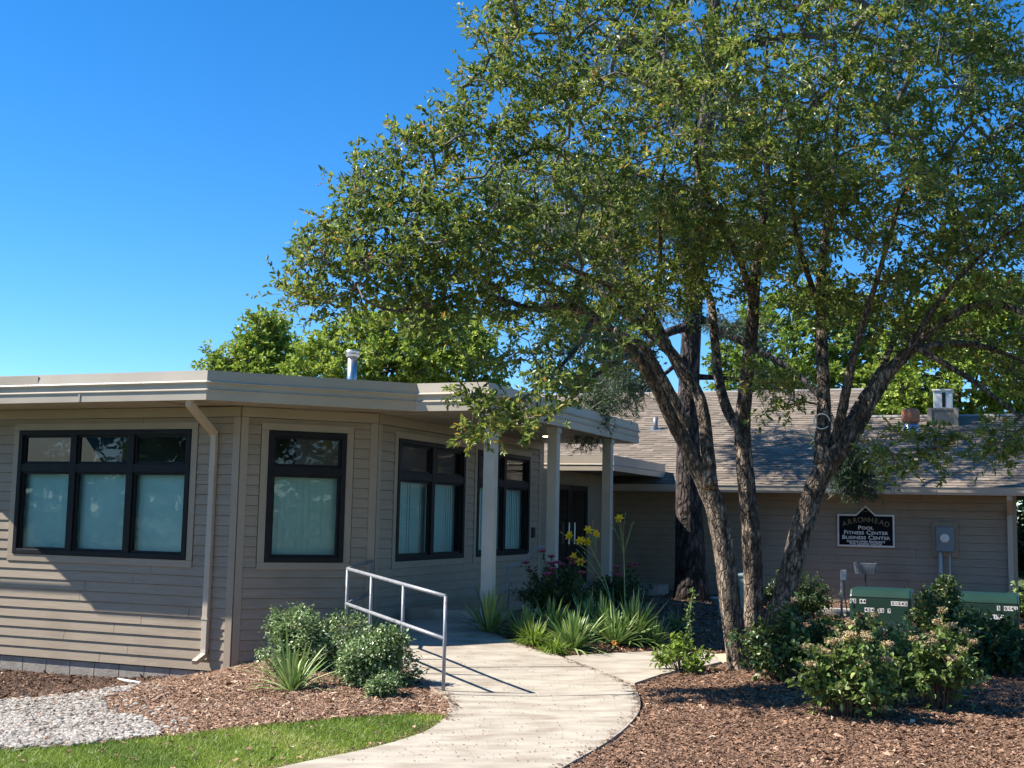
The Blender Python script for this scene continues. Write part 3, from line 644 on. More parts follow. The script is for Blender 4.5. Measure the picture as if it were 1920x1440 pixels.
# ================================================================== rear building
rear = thing('pool_house', (RB[0], RB[1], .1), 'low tan lap-sided pool building with brown shingle gable roof', 'building')
Zg = 2.37
rs_ = lambda px, py=1000: sval(px, py, RB, dA, nA)
sL, sR, sM = rs_(1064), rs_(1907), rs_(1565)
wall(rear, RB, dA, nA, sL, sR - .1, .02, 2.28, [], .15, joint=3.6)
b = MB(); b.box(RB + dA * (sR - .05) + nA * .005 + ZV * 1.15, dA, nA, ZV, .05, .02, 1.13); b.build('corner_board', M['trim'], rear, bevel=.003)
b = MB(); b.box(RB + dA * sR - dA * .06 + dC * 2.5 + ZV * 1.15, dC, dA, ZV, 2.5, .055, 1.13); b.build('side_wall', M['siding'], rear)
b = MB(); b.box(RB + dA * ((sL + sR) / 2 - 2) + dC * 7.2 + ZV * 1.15, dA, dC, ZV, (sR - sL) / 2 + 1.6, .1, 1.13); b.build('back_wall', M['siding'], rear)
EV = .72; SL = .40
eave = RB + nA * EV
b = MB(); b.box(RB + dA * (sL + sR) / 2 + nA * .36 + ZV * 2.29, dA, nA, ZV, (sR - sL) / 2 + .35, .35, .008); b.build('soffit', M['soffit'], rear)
gl, gr_ = sL - .1, sR + .35
g = [(-.05, 2.255), (.09, 2.255), (.105, 2.30), (.115, 2.385), (.125, 2.39), (.125, 2.40), (.105, 2.40), (.10, 2.30), (-.05, 2.29)]
sweep('gutter', [eave - nA * .08 + dA * gl, eave - nA * .08 + dA * gr_], g, M['fascia'], rear)
# roof decks
def roof_section(s0, s1, run):
    zr = Zg + run * SL; e0 = eave
    b = MB(); pts = [wp(e0 + dA * s0, Zg - .03), wp(e0 + dA * s1, Zg - .03), wp(e0 + dA * s1 + dC * run, zr - .03), wp(e0 + dA * s0 + dC * run, zr - .03), wp(e0 + dA * s0 + dC * run * 2, Zg - .03), wp(e0 + dA * s1 + dC * run * 2, Zg - .03)]
    b.poly(pts, [(0, 1, 2, 3), (3, 2, 5, 4), (0, 3, 4), (1, 5, 2)]); dk = b.build('roof', M['roof_flat'], rear)
    sl = np.array([0, 0, SL]) + dC; L_ = np.linalg.norm(sl); sl = sl / L_; nr = np.cross(dA, sl); 
    if nr[2] < 0: nr = -nr
    n_c = int(run * L_ / .145); v = []; t = []; f = []
    for c in range(n_c + 1):
        u0 = c * .145; x = s0 - random.uniform(0, .3)
        while x < s1:
            wd = random.choice((.14, .2, .26, .33)); a_, b_ = max(x, s0), min(x + wd, s1)
            if b_ - a_ > .02:
                u1 = min(u0 + .17, run * L_); hh = .012 + random.choice((0, .004, .007)); base = wp(e0, Zg)
                p = [base + dA * a_ + sl * u0 + nr * hh, base + dA * b_ + sl * u0 + nr * hh, base + dA * b_ + sl * u1 + nr * .003, base + dA * a_ + sl * u1 + nr * .003, base + dA * a_ + sl * u0 - nr * .01, base + dA * b_ + sl * u0 - nr * .01]
                k = len(v); v += p; f.append((k, k + 1, k + 2, k + 3)); f.append((k + 4, k + 5, k + 1, k)); t += [min(1, max(0, random.gauss(.5, .24)))] * 6
            x += wd
    mb = MB(); mb.add(np.array(v), np.array(f), np.array(t)); o = mb.build('shingle_courses', M['shingle'], dk); o['kind'] = 'stuff'
    b = MB(); b.tube([wp(e0 + dA * s0 + dC * run, zr + .0), wp(e0 + dA * s1 + dC * run, zr + .0)], .05, 6); b.build('ridge_cap', M['roof_flat'], dk)
    # rake boards
    for s_ in (s0, s1):
        b = MB(); b.poly([wp(e0 + dA * (s_ + o), z_) + dC * r_ for o in (-.015, .015) for r_, z_ in ((-.02, Zg - .16), (-.02, Zg - .035), (run, zr - .035), (run, zr - .16))], [(0, 1, 2, 3), (7, 6, 5, 4), (0, 4, 5, 1), (1, 5, 6, 2), (2, 6, 7, 3), (3, 7, 4, 0)]); b.build('rake_board', M['trim'], dk)
    return zr
roof_section(sL - 5.2, sM, 6.35); roof_section(sM + .032, sR + .35, 4.25)
nroof = np.cross(dA, dC + ZV * SL); nroof /= np.linalg.norm(nroof)
def onroof(px, py): return onp(px, py, wp(eave, Zg), nroof)
# downspout right
p0 = RB + dA * (sR - .12) + nA * .05
b = MB(); square_pipe(b, [wp(eave + dA * (sR - .12) - nA * .05, 2.27), wp(eave + dA * (sR - .12) - nA * .05, 2.2), wp(p0, 1.95), wp(p0, 1.9), wp(p0, .22)], .045, .035, dA, nA); b.build('downspout', M['fascia'], rear, bevel=.006)
# vents
v0 = onroof(1229, 806); b = MB(); b.tube([v0 - ZV * .05, v0 + ZV * .30], .055, 14); vp_ = b.build('vent_pipe', M['grey_metal'], rear, smooth=True); b = MB(); b.box(v0 + ZV * .0, dA, dC + ZV * SL, nroof if nroof[2] > 0 else -nroof, .14, .14, .015); b.build('vent_flashing', M['grey_metal'], vp_)
v0 = onroof(1708, 822); b = MB(); b.tube([v0 - ZV * .1, v0 + ZV * .34], .155, 20); fl2 = b.build('flue_pipe', M['galv'], rear, smooth=True); b = MB(); b.tube([v0 + ZV * .33, v0 + ZV * .36, v0 + ZV * .58, v0 + ZV * .62], [.16, .185, .185, .14], 20); b.build('flue_cap', M['clay'], fl2, smooth=True)
v0 = onroof(1768, 800); c0 = wp(v0 + dC * .3, v0[2])
b = MB(); b.box(c0 + ZV * .05, dA, dC, ZV, .29, .28, .32); ch = b.build('chimney_chase', M['siding'], rear)
for i_ in (-1, 1):
    b = MB(); b.box(c0 + dA * .27 * i_ + nA * .29 + ZV * .07, dA, dC, ZV, .045, .015, .34); b.build('corner_board', M['trim'], ch)
b = MB(); b.box(c0 + ZV * .385, dA, dC, ZV, .31, .30, .02); b.build('chase_cap', M['trim'], ch)
b = MB(); b.box(c0 + ZV * .59, dA, dC, ZV, .19, .19, .19); b.box(c0 + ZV * .80, dA, dC, ZV, .215, .215, .02); b.build('chimney_terminal', M['white'], ch, bevel=.01)
b = MB(); b.box(c0 + ZV * .59 + nA * .192 + dA * .02, dA, dC, ZV, .035, .006, .16); b.build('terminal_louvre', M['dark'], ch)
# low entry roof linking both buildings
E0 = onp(1010, 870, CE + dC * .9, nA); eR = onp(1150, 872, E0, nA)
z1_, z0_ = 2.83, 2.55
E0 = wp(E0 - dA * .6, 0); eR = wp(eR, 0)
b = MB(); pl = [E0, eR, eR + dC * 3.6, E0 + dC * 5.2]; b.poly([wp(p, z1_ - .03) for p in pl] + [wp(p, z0_ + .02) for p in pl], [(0, 1, 2, 3), (7, 6, 5, 4)] + [(i, i + 4, (i + 1) % 4 + 4, (i + 1) % 4) for i in range(4)]); er = b.build('entry_roof', M['roof_flat'], rear)
sweep('fascia', [E0, eR, eR + dC * 3.6], [(-.02, z0_), (.01, z0_), (.01, z0_ + .10), (.022, z0_ + .11), (.008, z0_ + .125), (.008, z1_), (-.02, z1_)], M['fascia'], rear)
# entrance wall and glazed door
dw = RB + dA * (sL)
b = MB(); b.box(dw - dA * .07 + dC * 0 + nA * .02 + ZV * 1.4, dA, nA, ZV, .06, .06, 1.15); b.build('door_post', M['trim'], rear)
b = MB(); b.box(dw - dA * 1.2 - nA * .1 + ZV * 2.45, dA, nA, ZV, 1.3, .06, .13); b.build('door_header', M['trim'], rear)
for k in range(2):
    b = MB(); c0 = CE + dC * (.95 + 1.04 * k) + nC * .035
    for a in (-.46, .46): b.box(c0 + dC * a + ZV * 1.37, dC, nC, ZV, .05, .025, .93)
    b.box(c0 + ZV * 2.25, dC, nC, ZV, .41, .025, .05); b.box(c0 + ZV * .55, dC, nC, ZV, .41, .025, .11)
    dr = b.build('door', M['dark'], rear)
    b = MB(); b.box(c0 + ZV * 1.43, dC, nC, ZV, .409, .006, .77); b.build('pane', M['dark_glass'], dr)
    b = MB(); b.tube([c0 + dC * (.36 - .72 * k) + nC * .06 + ZV * 1.2, c0 + dC * (.36 - .72 * k) + nC * .06 + ZV * 1.6], .014, 8); b.build('handle', M['galv'], dr)
q = CE - nC * .08; L_ = float((RB - CE) @ dC); b = MB(); b.box(q + dC * L_ / 2 + ZV * 1.4, dC, nC, ZV, L_ / 2 - .02, .06, 1.16); b.build('link_wall', M['siding'], rear)
b = MB(); b.box(dw - dA * 3.2 - nA * .04 + ZV * 1.3, dA, nA, ZV, 1.0, .06, 1.2); b.build('wall', M['siding'], rear)
p = onp(1062, 903, eave, nA); b = MB(); b.box(p + nA * .10, dA, nA, ZV, .07, .06, .05); b.tube([p + nA * .1 + ZV * .07, p + nA * .22 + ZV * .12], [.04, .05], 10); b.build('security_lamp', M['white'], rear)

# ================================================================== railing
def rail_thing(name, label, posts, ztop, zmid, r_=.021, grp=None):
    base = posts[0]; t = thing(name, (base[0], base[1], gz(base)), label, 'railing', grp)
    for p in posts:
        b = MB(); b.tube([wp(p, gz(p) + .0), wp(p, p[2])], r_ * .85, 10); b.build('post', M['rail'], t, smooth=True)
    for dz, nm in ((0, 'top_rail'), (zmid, 'mid_rail')):
        if zmid is None and dz is None: continue
        b = MB(); b.tube([np.array(p) - ZV * dz for p in posts], r_, 12); b.build(nm, M['rail'], t, smooth=True)
    return t
def post_at(px, ptop, d): return atd(px, ptop, d)
g0 = pg(829, 1303); d0 = g0[1]
pA = atd(835, 1118, d0 + .0); pA[0] = g0[0] + .01
pD = atd(652, 1066.5, 14.3); dirr = pD - pA
def on_line(px):   # point of the straight rail seen at column px
    lo, hi = 0., 1.
    for _ in range(40):
        mm = (lo + hi) / 2; q = pA + dirr * mm; w_ = (q - O) @ fw; x = 960 + F_PX * ((q - O) @ rt) / w_
        if x > px: lo = mm
        else: hi = mm
    return pA + dirr * lo
posts = [pA, on_line(757), on_line(697), pD]
wc = BC + nB * .10 + dB * -.05
posts2 = posts + [wp(wc, pD[2] + .03)]
rail_thing('handrail', 'grey steel pipe handrail with two rails along the path edge', posts2, None, .40)
a1 = onp(953, 1062, F3 - dA * .42, nC); a1 = np.array(a1); a2 = onp(1012, 1026, F3 - dA * .42, nC); k1 = a1 + (a2 - a1) * .3; k1[2] = a1[2] + .02
def low_rail():
    t = thing('step_rail', (a1[0], a1[1], gz(a1)), 'short dark pipe handrail rising with the porch step beside the pink roses', 'railing')
    b = MB(); b.tube([wp(a1, gz(a1)), a1, k1, a2 - (a2 - a1) * .12 + ZV * .03, a2 + dC * .4], .019, 10); b.build('top_rail', M['rail'], t, smooth=True)
    e = a2 + dC * .4; b = MB(); b.tube([wp(e, gz(e)), e], .017, 10); b.build('post', M['rail'], t, smooth=True)
low_rail()

# ================================================================== foliage helpers
def unit(v): return v / (np.linalg.norm(v, axis=-1, keepdims=True) + 1e-9)
def leafset(P, D, N, L, W, fold=.18, droop=.12):
    """P base points, D directions, N rough normals -> two folded quads per leaf"""
    D = unit(D); S = unit(np.cross(D, N)); N2 = np.cross(S, D); L = np.broadcast_to(L, len(P))[:, None]; W = np.broadcast_to(W, len(P))[:, None]
    f = N2 * W * fold
    v = np.stack([P, P + D * L * .33 + S * W * .5 + f, P + D * L * .72 + S * W * .36 + f - N2 * L * droop * .4, P + D * L - N2 * L * droop,
                  P + D * L * .72 - S * W * .36 + f - N2 * L * droop * .4, P + D * L * .33 - S * W * .5 + f], 1)
    b = np.arange(len(P))[:, None] * 6
    return v.reshape(-1, 3), [b + np.array([[0, 1, 2, 3]]), b + np.array([[0, 3, 4, 5]])]
def rdir(n): return unit(rng.normal(size=(n, 3)))
def add_twigs(mb, A, B, r0):
    D = unit(B - A); ref = np.where(np.abs(D[:, 2:3]) < .9, np.array([[0, 0, 1.]]), np.array([[1., 0, 0]])); S = unit(np.cross(D, ref)); T = np.cross(D, S)
    r0 = np.broadcast_to(r0, len(A))[:, None]
    v = np.stack([A + S * r0, A + (-.5 * S + .87 * T) * r0, A + (-.5 * S - .87 * T) * r0, B], 1); b = np.arange(len(A))[:, None] * 4
    mb.add(v.reshape(-1, 3), np.concatenate([b + np.array([[0, 1, 3]]), b + np.array([[1, 2, 3]]), b + np.array([[2, 0, 3]])]))
def resample(pts, step):
    pts = np.asarray(pts, float); d = np.r_[0, np.cumsum(np.linalg.norm(np.diff(pts[:, :3], axis=0), axis=1))]; n = max(2, int(d[-1] / step) + 1); s = np.linspace(0, d[-1], n)
    return np.stack([np.interp(s, d, pts[:, k]) for k in range(pts.shape[1])], 1)
def chaikin(pts, it=2):
    pts = np.asarray(pts, float)
    for _ in range(it):
        q = np.empty((2 * len(pts) - 2, pts.shape[1])); q[0::2] = pts[:-1] * .75 + pts[1:] * .25; q[1::2] = pts[:-1] * .25 + pts[1:] * .75
        pts = np.r_[pts[:1], q[1:-1], pts[-1:]]
    return pts
def grow(limbs, centres, twig_r=.004, droop=0.0, maxr=.05):
    """join every cluster centre to the nearest wood, outward from the limbs; returns branch polylines with radii and growth directions"""
    pos = np.concatenate([l[:, :3] for l in limbs]); rad = np.concatenate([l[:, 3] for l in limbs]); n0 = len(pos)
    cap = n0 + len(centres) * 14; PP = np.zeros((cap, 3)); PP[:n0] = pos; par = np.full(cap, -1); n = n0
    d0 = np.array([np.min(((pos - c) ** 2).sum(1)) for c in centres]); order = np.argsort(d0); br = []; dirs = np.zeros_like(centres)
    for ci in order:
        c = centres[ci]; dd = PP[:n] - c; d2 = (dd ** 2).sum(1) * (1 + .35 * (dd[:, 2] > .15)); k = int(np.argmin(d2)); a = PP[k]; L = math.sqrt(((a - c) ** 2).sum())
        m_ = max(2, min(12, int(L / .22) + 1)); t = np.linspace(0, 1, m_ + 1)[1:, None]
        mid = (a + c) / 2 + rng.normal(0, .09 * L, 3) + np.array([0, 0, .10 * L])
        pts = a * (1 - t) ** 2 + 2 * mid * t * (1 - t) + c * t ** 2 + (rng.normal(0, .018, (m_, 3)) * (t < 1))
        idx = [k]
        for p in pts:
            PP[n] = p; par[n] = idx[-1]; idx.append(n); n += 1
        br.append(idx); e = pts[-1] - (pts[-2] if m_ > 1 else a); dirs[ci] = e / (np.linalg.norm(e) + 1e-9)
    w_ = np.zeros(n); leafn = {b[-1] for b in br}
    for i in leafn: w_[i] += 1
    for i in range(n - 1, n0 - 1, -1):
        if par[i] >= n0: w_[par[i]] += w_[i]
    r = np.minimum(twig_r * np.maximum(w_, 1) ** .46, maxr)
    out = []
    for b in br:
        p = PP[b]; rr = r[b].copy(); rr[0] = rr[1] if len(rr) > 1 else twig_r
        if b[0] < n0: rr[0] = min(rr[1], rad[b[0]] * .8)
        out.append((p, np.minimum.accumulate(rr)))
    return out, dirs
def leafy_tree(root, limbs, centres, leafmat, leaf=(.05, .022), twigs=6, per=14, twig_len=(.2, .45), bark='bark', twig_r=.004, sides=7, maxr=.05, tint_bias=0., trunk_sides=20, flat=.55, name='crown', updroop=0.15, rough=.065):
    tr = MB()
    for l in limbs:
        q = l.copy(); q[:, :3] += rng.normal(0, .002, (len(q), 3))
        tr.tube(q[:, :3], q[:, 3], trunk_sides, rough=rough)
    tr.build('trunk', M[bark], root, smooth=True)
    br, dirs = grow(limbs, centres, twig_r, maxr=maxr)
    bb = MB()
    for p, r in br: bb.tube(p, r, 5, cap=False)
    k = len(centres) * twigs; base = np.repeat(centres, twigs, 0) + rng.normal(0, .05, (k, 3)); dd = unit(np.repeat(dirs, twigs, 0) * .55 + rdir(k) * np.array([1, 1, flat]))
    ln = rng.uniform(*twig_len, k)[:, None]; tip = base + dd * ln; add_twigs(bb, base - dd * .03, tip, twig_r * .6)
    bb.build('branches', M['twig'], root, smooth=True)
    nl = k * per; t = rng.uniform(.1, 1.04, nl)[:, None]; D0 = np.repeat(dd, per, 0)
    P = np.repeat(base, per, 0) * (1 - t) + np.repeat(tip, per, 0) * t
    D = unit(D0 * .7 + rdir(nl) * .8 + ZV * updroop); N = unit(ZV * .9 + rdir(nl) * .8)
    sc = rng.uniform(.65, 1.2, nl)
    v, f = leafset(P, D, N, leaf[0] * sc, leaf[1] * sc)
    cl = np.repeat(rng.normal(0, .10, len(centres)), twigs * per)
    ti = np.clip(rng.beta(1.4, 1.7, nl) + 1.3 * cl + tint_bias, 0, .985); ti = np.where(rng.uniform(size=nl) < .006, 1, ti)
    mb = MB(); mb.add(v, f, np.repeat(ti, 6)); mb.build(name, leafmat, root)
    return tip

# ================================================================== multi-stem tree
tb = pg(1393, 1258); TD = tb[1]
def limb(pts, doff):
    """(px, py, width px) polyline at the tree's depth with a depth offset running along it"""
    n = len(pts); o = []
    for k, (x, y, w_) in enumerate(pts):
        d = TD + np.interp(k / (n - 1), np.linspace(0, 1, len(doff)), doff); p = atd(x, y, d); o.append((*p, w_ * .44 * d / F_PX))
    return resample(chaikin(np.array(o), 2), .06)
tree = thing('shade_tree', tb, 'large multi-stem shade tree with scaly bark and small glossy oval leaves', 'tree')
S = limb
limbs = [
    S([(1392, 1266, 62), (1388, 1240, 50), (1374, 1150, 44), (1360, 1030, 43), (1344, 950, 42), (1322, 902, 40), (1298, 855, 33), (1262, 790, 30), (1226, 712, 27), (1190, 662, 25), (1150, 622, 23), (1108, 590, 19), (1066, 552, 15), (1030, 532, 12), (985, 505, 8)], (0, 0, -.1, -.5, -1.3)),
    S([(1112, 594, 16), (1060, 568, 14), (1000, 584, 13), (940, 560, 11), (880, 545, 10), (822, 562, 8), (735, 590, 6), (680, 560, 4)], (-1.0, -1.7, -2.3)),
    S([(1332, 915, 34), (1326, 830, 28), (1316, 750, 26), (1282, 690, 25), (1240, 640, 22), (1195, 605, 20), (1140, 560, 16), (1080, 512, 12), (1020, 450, 8)], (-.2, .3, .9)),
    S([(1300, 742, 22), (1262, 668, 21), (1222, 590, 20), (1184, 522, 18), (1160, 470, 16), (1150, 400, 13), (1128, 320, 9), (1090, 230, 6)], (.1, .8, 1.4)),
    S([(1112, 594, 12), (1085, 650, 10), (1040, 700, 8), (985, 745, 6), (930, 790, 4)], (-1.0, -2.0, -2.2)),
    S([(1150, 622, 16), (1205, 640, 17), (1232, 690, 18), (1262, 740, 18), (1290, 800, 20)], (-.6, -.3)),
    S([(1410, 1264, 50), (1412, 1215, 40), (1413, 1100, 38), (1406, 965, 37), (1394, 860, 35), (1391, 800, 33), (1399, 720, 29), (1412, 600, 27), (1415, 510, 24), (1430, 430, 19), (1442, 330, 14), (1430, 200, 9), (1440, 60, 5)], (.22, .25, .3, .3, .2)),
    S([(1392, 815, 26), (1362, 770, 23), (1345, 700, 20), (1338, 600, 18), (1330, 545, 16), (1290, 510, 14), (1250, 490, 10), (1200, 440, 6)], (.3, 1.0, 1.9)),
    S([(1428, 1262, 52), (1440, 1210, 46), (1463, 1140, 45), (1500, 1000, 46), (1530, 905, 44), (1558, 862, 40), (1592, 828, 35), (1626, 762, 30), (1662, 700, 27), (1712, 650, 23), (1762, 602, 18), (1850, 560, 15), (1930, 590, 11), (2040, 640, 7)], (.12, .0, -.2, -.6, -1.2)),
    S([(1540, 870, 32), (1546, 770, 28), (1540, 650, 25), (1536, 560, 22), (1542, 470, 18), (1562, 350, 13), (1570, 200, 8), (1600, 60, 5)], (-.1, .4, .5)),
    S([(1560, 850, 24), (1578, 780, 21), (1592, 700, 18), (1606, 640, 14), (1640, 540, 11), (1680, 400, 8), (1730, 250, 5)], (0, -.4, -1.4)),
    S([(1572, 845, 22), (1600, 770, 19), (1650, 700, 15), (1680, 630, 12), (1720, 520, 9), (1790, 380, 6)], (.1, 1.0, 2.0)),
    S([(1240, 640, 15), (1190, 572, 13), (1125, 525, 11), (1050, 496, 9), (960, 468, 7), (880, 415, 5), (800, 380, 4)], (.3, -.8, -1.5)),
    S([(1190, 662, 13), (1130, 690, 10), (1075, 745, 7), (1020, 790, 5)], (-.6, -1.6, -2.0)),
    S([(1414, 570, 16), (1385, 480, 13), (1335, 400, 10), (1300, 290, 7), (1310, 180, 5)], (.3, -.6, -1.4)),
    S([(1538, 580, 14), (1505, 490, 12), (1480, 380, 9), (1500, 240, 6)], (.3, -.6, -1.5)),
    S([(1700, 660, 14), (1755, 570, 12), (1835, 480, 9), (1930, 410, 6)], (-.6, -1.0, -1.6)),
    S([(1222, 590, 12), (1240, 500, 10), (1235, 400, 8), (1250, 270, 5)], (.8, .2, -.6)),
    S([(1716, 650, 15), (1790, 692, 12), (1850, 732, 10), (1925, 792, 7), (1990, 850, 4)], (-.8, -1.2)),
    S([(1700, 655, 14), (1800, 640, 14), (1870, 655, 11), (1940, 690, 8), (2060, 700, 5)], (-.6, -.2)),
]
# cluster centres fill the crown seen in the outline; depth follows the distance from the outline
crown = [(930, -40), (955, -260), (1150, -420), (1450, -480), (1700, -380), (1850, -180), (1880, 10), (1930, 110), (2120, 210), (2270, 420), (2250, 640), (2120, 780), (1960, 760), (1860, 700), (1740, 650), (1640, 640), (1560, 600), (1450, 585), (1330, 560), (1240, 585), (1190, 640), (1130, 690), (1075, 760), (1000, 800), (935, 815), (890, 790), (905, 740), (850, 690), (815, 640), (760, 610), (690, 580), (580, 585), (530, 545), (548, 490), (600, 425), (640, 345), (735, 265), (845, 195), (885, 95)]
def edge_dist(x, y, poly):
    best = np.full(len(x), 1e9); p = np.asarray(poly, float)
    for a, b in zip(p, np.roll(p, -1, 0)):
        ab = b - a; t = np.clip(((x - a[0]) * ab[0] + (y - a[1]) * ab[1]) / (ab @ ab), 0, 1); best = np.minimum(best, np.hypot(x - a[0] - t * ab[0], y - a[1] - t * ab[1]))
    return best
def crown_points(poly, n, cd, rmax, k=1.0, sk=.55, inframe=1.0):
    p = np.array(poly, float); lo, hi = p.min(0), p.max(0); q = rng.uniform(lo, hi, (n * 4, 2)); q = q[inpoly(q[:, 0], q[:, 1], p)]
    off = (q[:, 0] < -40) | (q[:, 0] > 1960) | (q[:, 1] < -40); q = q[(~off) | (rng.uniform(size=len(q)) < inframe)][:n]
    e = edge_dist(q[:, 0], q[:, 1], p) * cd / F_PX; rz = np.minimum(rmax, .35 + e * k); u = rng.uniform(-1, 1, len(q)); u = np.sign(u) * np.abs(u) ** sk
    return np.array([atd(x, y, cd + d) for (x, y), d in zip(q, u * rz)])
cc = crown_points(crown, 1950, TD, 2.9, 1.1, inframe=.5)
for k in range(len(cc)):        # low sprays on the left hang on the near side of the crown
    w_ = (cc[k] - O) @ fw; x = 960 + F_PX * ((cc[k] - O) @ rt) / w_; y = 720 - F_PX * ((cc[k] - O) @ up) / w_
    u_ = min(1, max(0, (1150 - x) / 350)); dz_ = w_ / (w_ * fw[1]) * (cc[k][1] - TD); u_ = u_ * u_ * (3 - 2 * u_)
    if u_ > 0: cc[k] = atd(x, y, TD + (cc[k][1] - TD) * (1 - .45 * u_) - 1.7 * u_)
    if y > 600 and x < 1230: cc[k] = atd(x, y, TD - 2.1 + .35 * rng.normal()) if rng.uniform() < .30 and y < 800 else cc[0]
cc = np.unique(cc, axis=0)
extra = [((1640, 800), (1790, 885), 15, -.6), ((1850, 790), (1935, 850), 12, -.9), ((880, 750), (990, 822), 16, -2.2), ((1395, 690), (1490, 760), 10, -.2)]
for (x0, y0), (x1, y1), n_, do in extra:
    cc = np.r_[cc, np.array([atd(rng.uniform(x0, x1), rng.uniform(y0, y1), TD + do + rng.normal(0, .25)) for _ in range(n_)])]
tips = leafy_tree(tree, limbs, cc, M['leaf_tree'], (.066, .028), twigs=7, per=12, twig_len=(.14, .34), twig_r=.0045)
bp = tips[rng.choice(len(tips), 170)]; mb = MB()
for p in bp:
    for _ in range(5):
        c = p + rng.normal(0, .028, 3); mb.add(sv_ * .009 + c, sf_)
o = mb.build('berries', M['berry'], tree); o['kind'] = 'stuff'
# pale cable loop hanging on a stem
lc = atd(1541, 790, TD - .15); th = np.linspace(0, 5.6, 20)
t = thing('wire_ring', lc - ZV * .09, 'pale wire ring hooked around the upright tree stem', 'ring'); b = MB(); b.tube(np.array([lc + rt * .085 * math.cos(a) + up * .08 * math.sin(a) for a in th]), .007, 6); b.build('loop', M['white'], t, smooth=True)

# ================================================================== other trees
def simple_tree(name, label, base, poly, cd, ncl, lm, leaf, stem_px, stem_w, bark='bark', grp=None, rmax=2.5, tw=6, per=12, tl=(.3, .6), tr=.008, tb_=0., droop=.1):
    t = thing(name, base, label, 'tree', grp)
    x, y = stem_px[-1]; pts = [np.r_[base - ZV * .05, stem_w]]
    for k, (x, y) in enumerate(stem_px): pts.append(np.r_[atd(x, y, cd), stem_w * (1 - .75 * (k + 1) / len(stem_px))])
    main = resample(chaikin(np.array(pts), 2), .4); limbs = [main]
    cpts = crown_points(poly, ncl, cd, rmax, .9)
    for k in range(7):
        c = cpts[rng.integers(len(cpts))]; i = int(len(main) * rng.uniform(.35, .85)); a = main[i]
        limbs.append(resample(chaikin(np.array([a * np.r_[1, 1, 1, .6], np.r_[(a[:3] + c) / 2 + ZV * .2, a[3] * .4], np.r_[c, .012]]), 2), .4))
    leafy_tree(t, limbs, cpts, lm, leaf, tw, per, tl, bark, tr, tint_bias=tb_, maxr=.09, trunk_sides=9, updroop=droop)
    return t
def gp(x, d): p = atd(x, 1000, d); p[2] = gz(p); return p
BG = 'pale green trees behind the buildings'
simple_tree('birch_tree', 'pale green tree with two feathery tips rising behind the flat roof', gp(480, 36), [(372, 720), (400, 650), (430, 680), (455, 640), (485, 585), (515, 600), (545, 660), (570, 700), (580, 760), (370, 760)], 36, 260, M['leaf_bg'], (.13, .075), [(478, 860), (480, 720), (486, 600)], .14, rmax=2.2, tb_=.14)
simple_tree('lime_tree', 'bushy yellow-green tree behind the galvanised roof flue', gp(700, 34), [(535, 690), (590, 640), (650, 600), (720, 570), (800, 575), (880, 600), (930, 650), (950, 740), (540, 760)], 34, 420, M['leaf_bg'], (.13, .08), [(705, 860), (700, 720), (720, 620)], .18, rmax=2.6, tb_=.2)
simple_tree('maple_tree', 'yellow-green tree rising behind the chimney of the pool building', gp(1790, 38), [(1630, 700), (1680, 600), (1760, 540), (1860, 520), (1980, 560), (2050, 680), (2040, 830), (1900, 850), (1650, 840), (1620, 790)], 38, 620, M['leaf_bg'], (.16, .11), [(1790, 900), (1795, 760), (1800, 620)], .22, rmax=3.2, tb_=.12)
simple_tree('oak_tree', 'mid-green tree seen between the stems beyond the roof ridge', gp(1480, 40), [(1330, 760), (1350, 640), (1420, 560), (1540, 540), (1640, 580), (1680, 700), (1660, 800), (1340, 800)], 40, 360, M['leaf_bg'], (.16, .1), [(1480, 900), (1485, 760), (1490, 640)], .22, rmax=3, tb_=-.08)
simple_tree('spruce_like_tree', 'dark green tree beyond the roof ridge beside the leaning stems', gp(1130, 42), [(1000, 790), (1010, 620), (1090, 520), (1190, 540), (1225, 640), (1215, 780)], 42, 300, M['leaf_dark'], (.15, .07), [(1130, 900), (1130, 760), (1130, 600)], .22, rmax=2.6, tb_=-.05)

# pine standing in front of the pool building
pb = pg(1296, 1108); PD = min(pb[1], 22.6); pb = gp(1296, PD)
pine = thing('pine_tree', pb, 'tall pine with thick dark furrowed trunk in front of the pool building', 'tree')
pl_ = []
for x, y, w_ in ((1298, 1112, 66), (1296, 1080, 57), (1293, 1000, 51), (1291, 900, 47), (1290, 800, 42), (1292, 700, 38), (1300, 560, 34), (1320, 300, 29), (1340, 0, 24), (1350, -300, 20), (1352, -520, 6)):
    p = atd(x, y, PD); pl_.append((*p, w_ * .5 * PD / F_PX))
pl_ = resample(chaikin(np.array(pl_), 2), .25); pl_[0, :3] = pb - ZV * .1
plimbs = [pl_]
def pine_limb(pts, d0, d1, r0):
    o = [(*atd(x, y, PD + d0 + (d1 - d0) * k / (len(pts) - 1)), r0 * (1 - .85 * k / (len(pts) - 1))) for k, (x, y) in enumerate(pts)]
    return resample(chaikin(np.array(o), 2), .25)
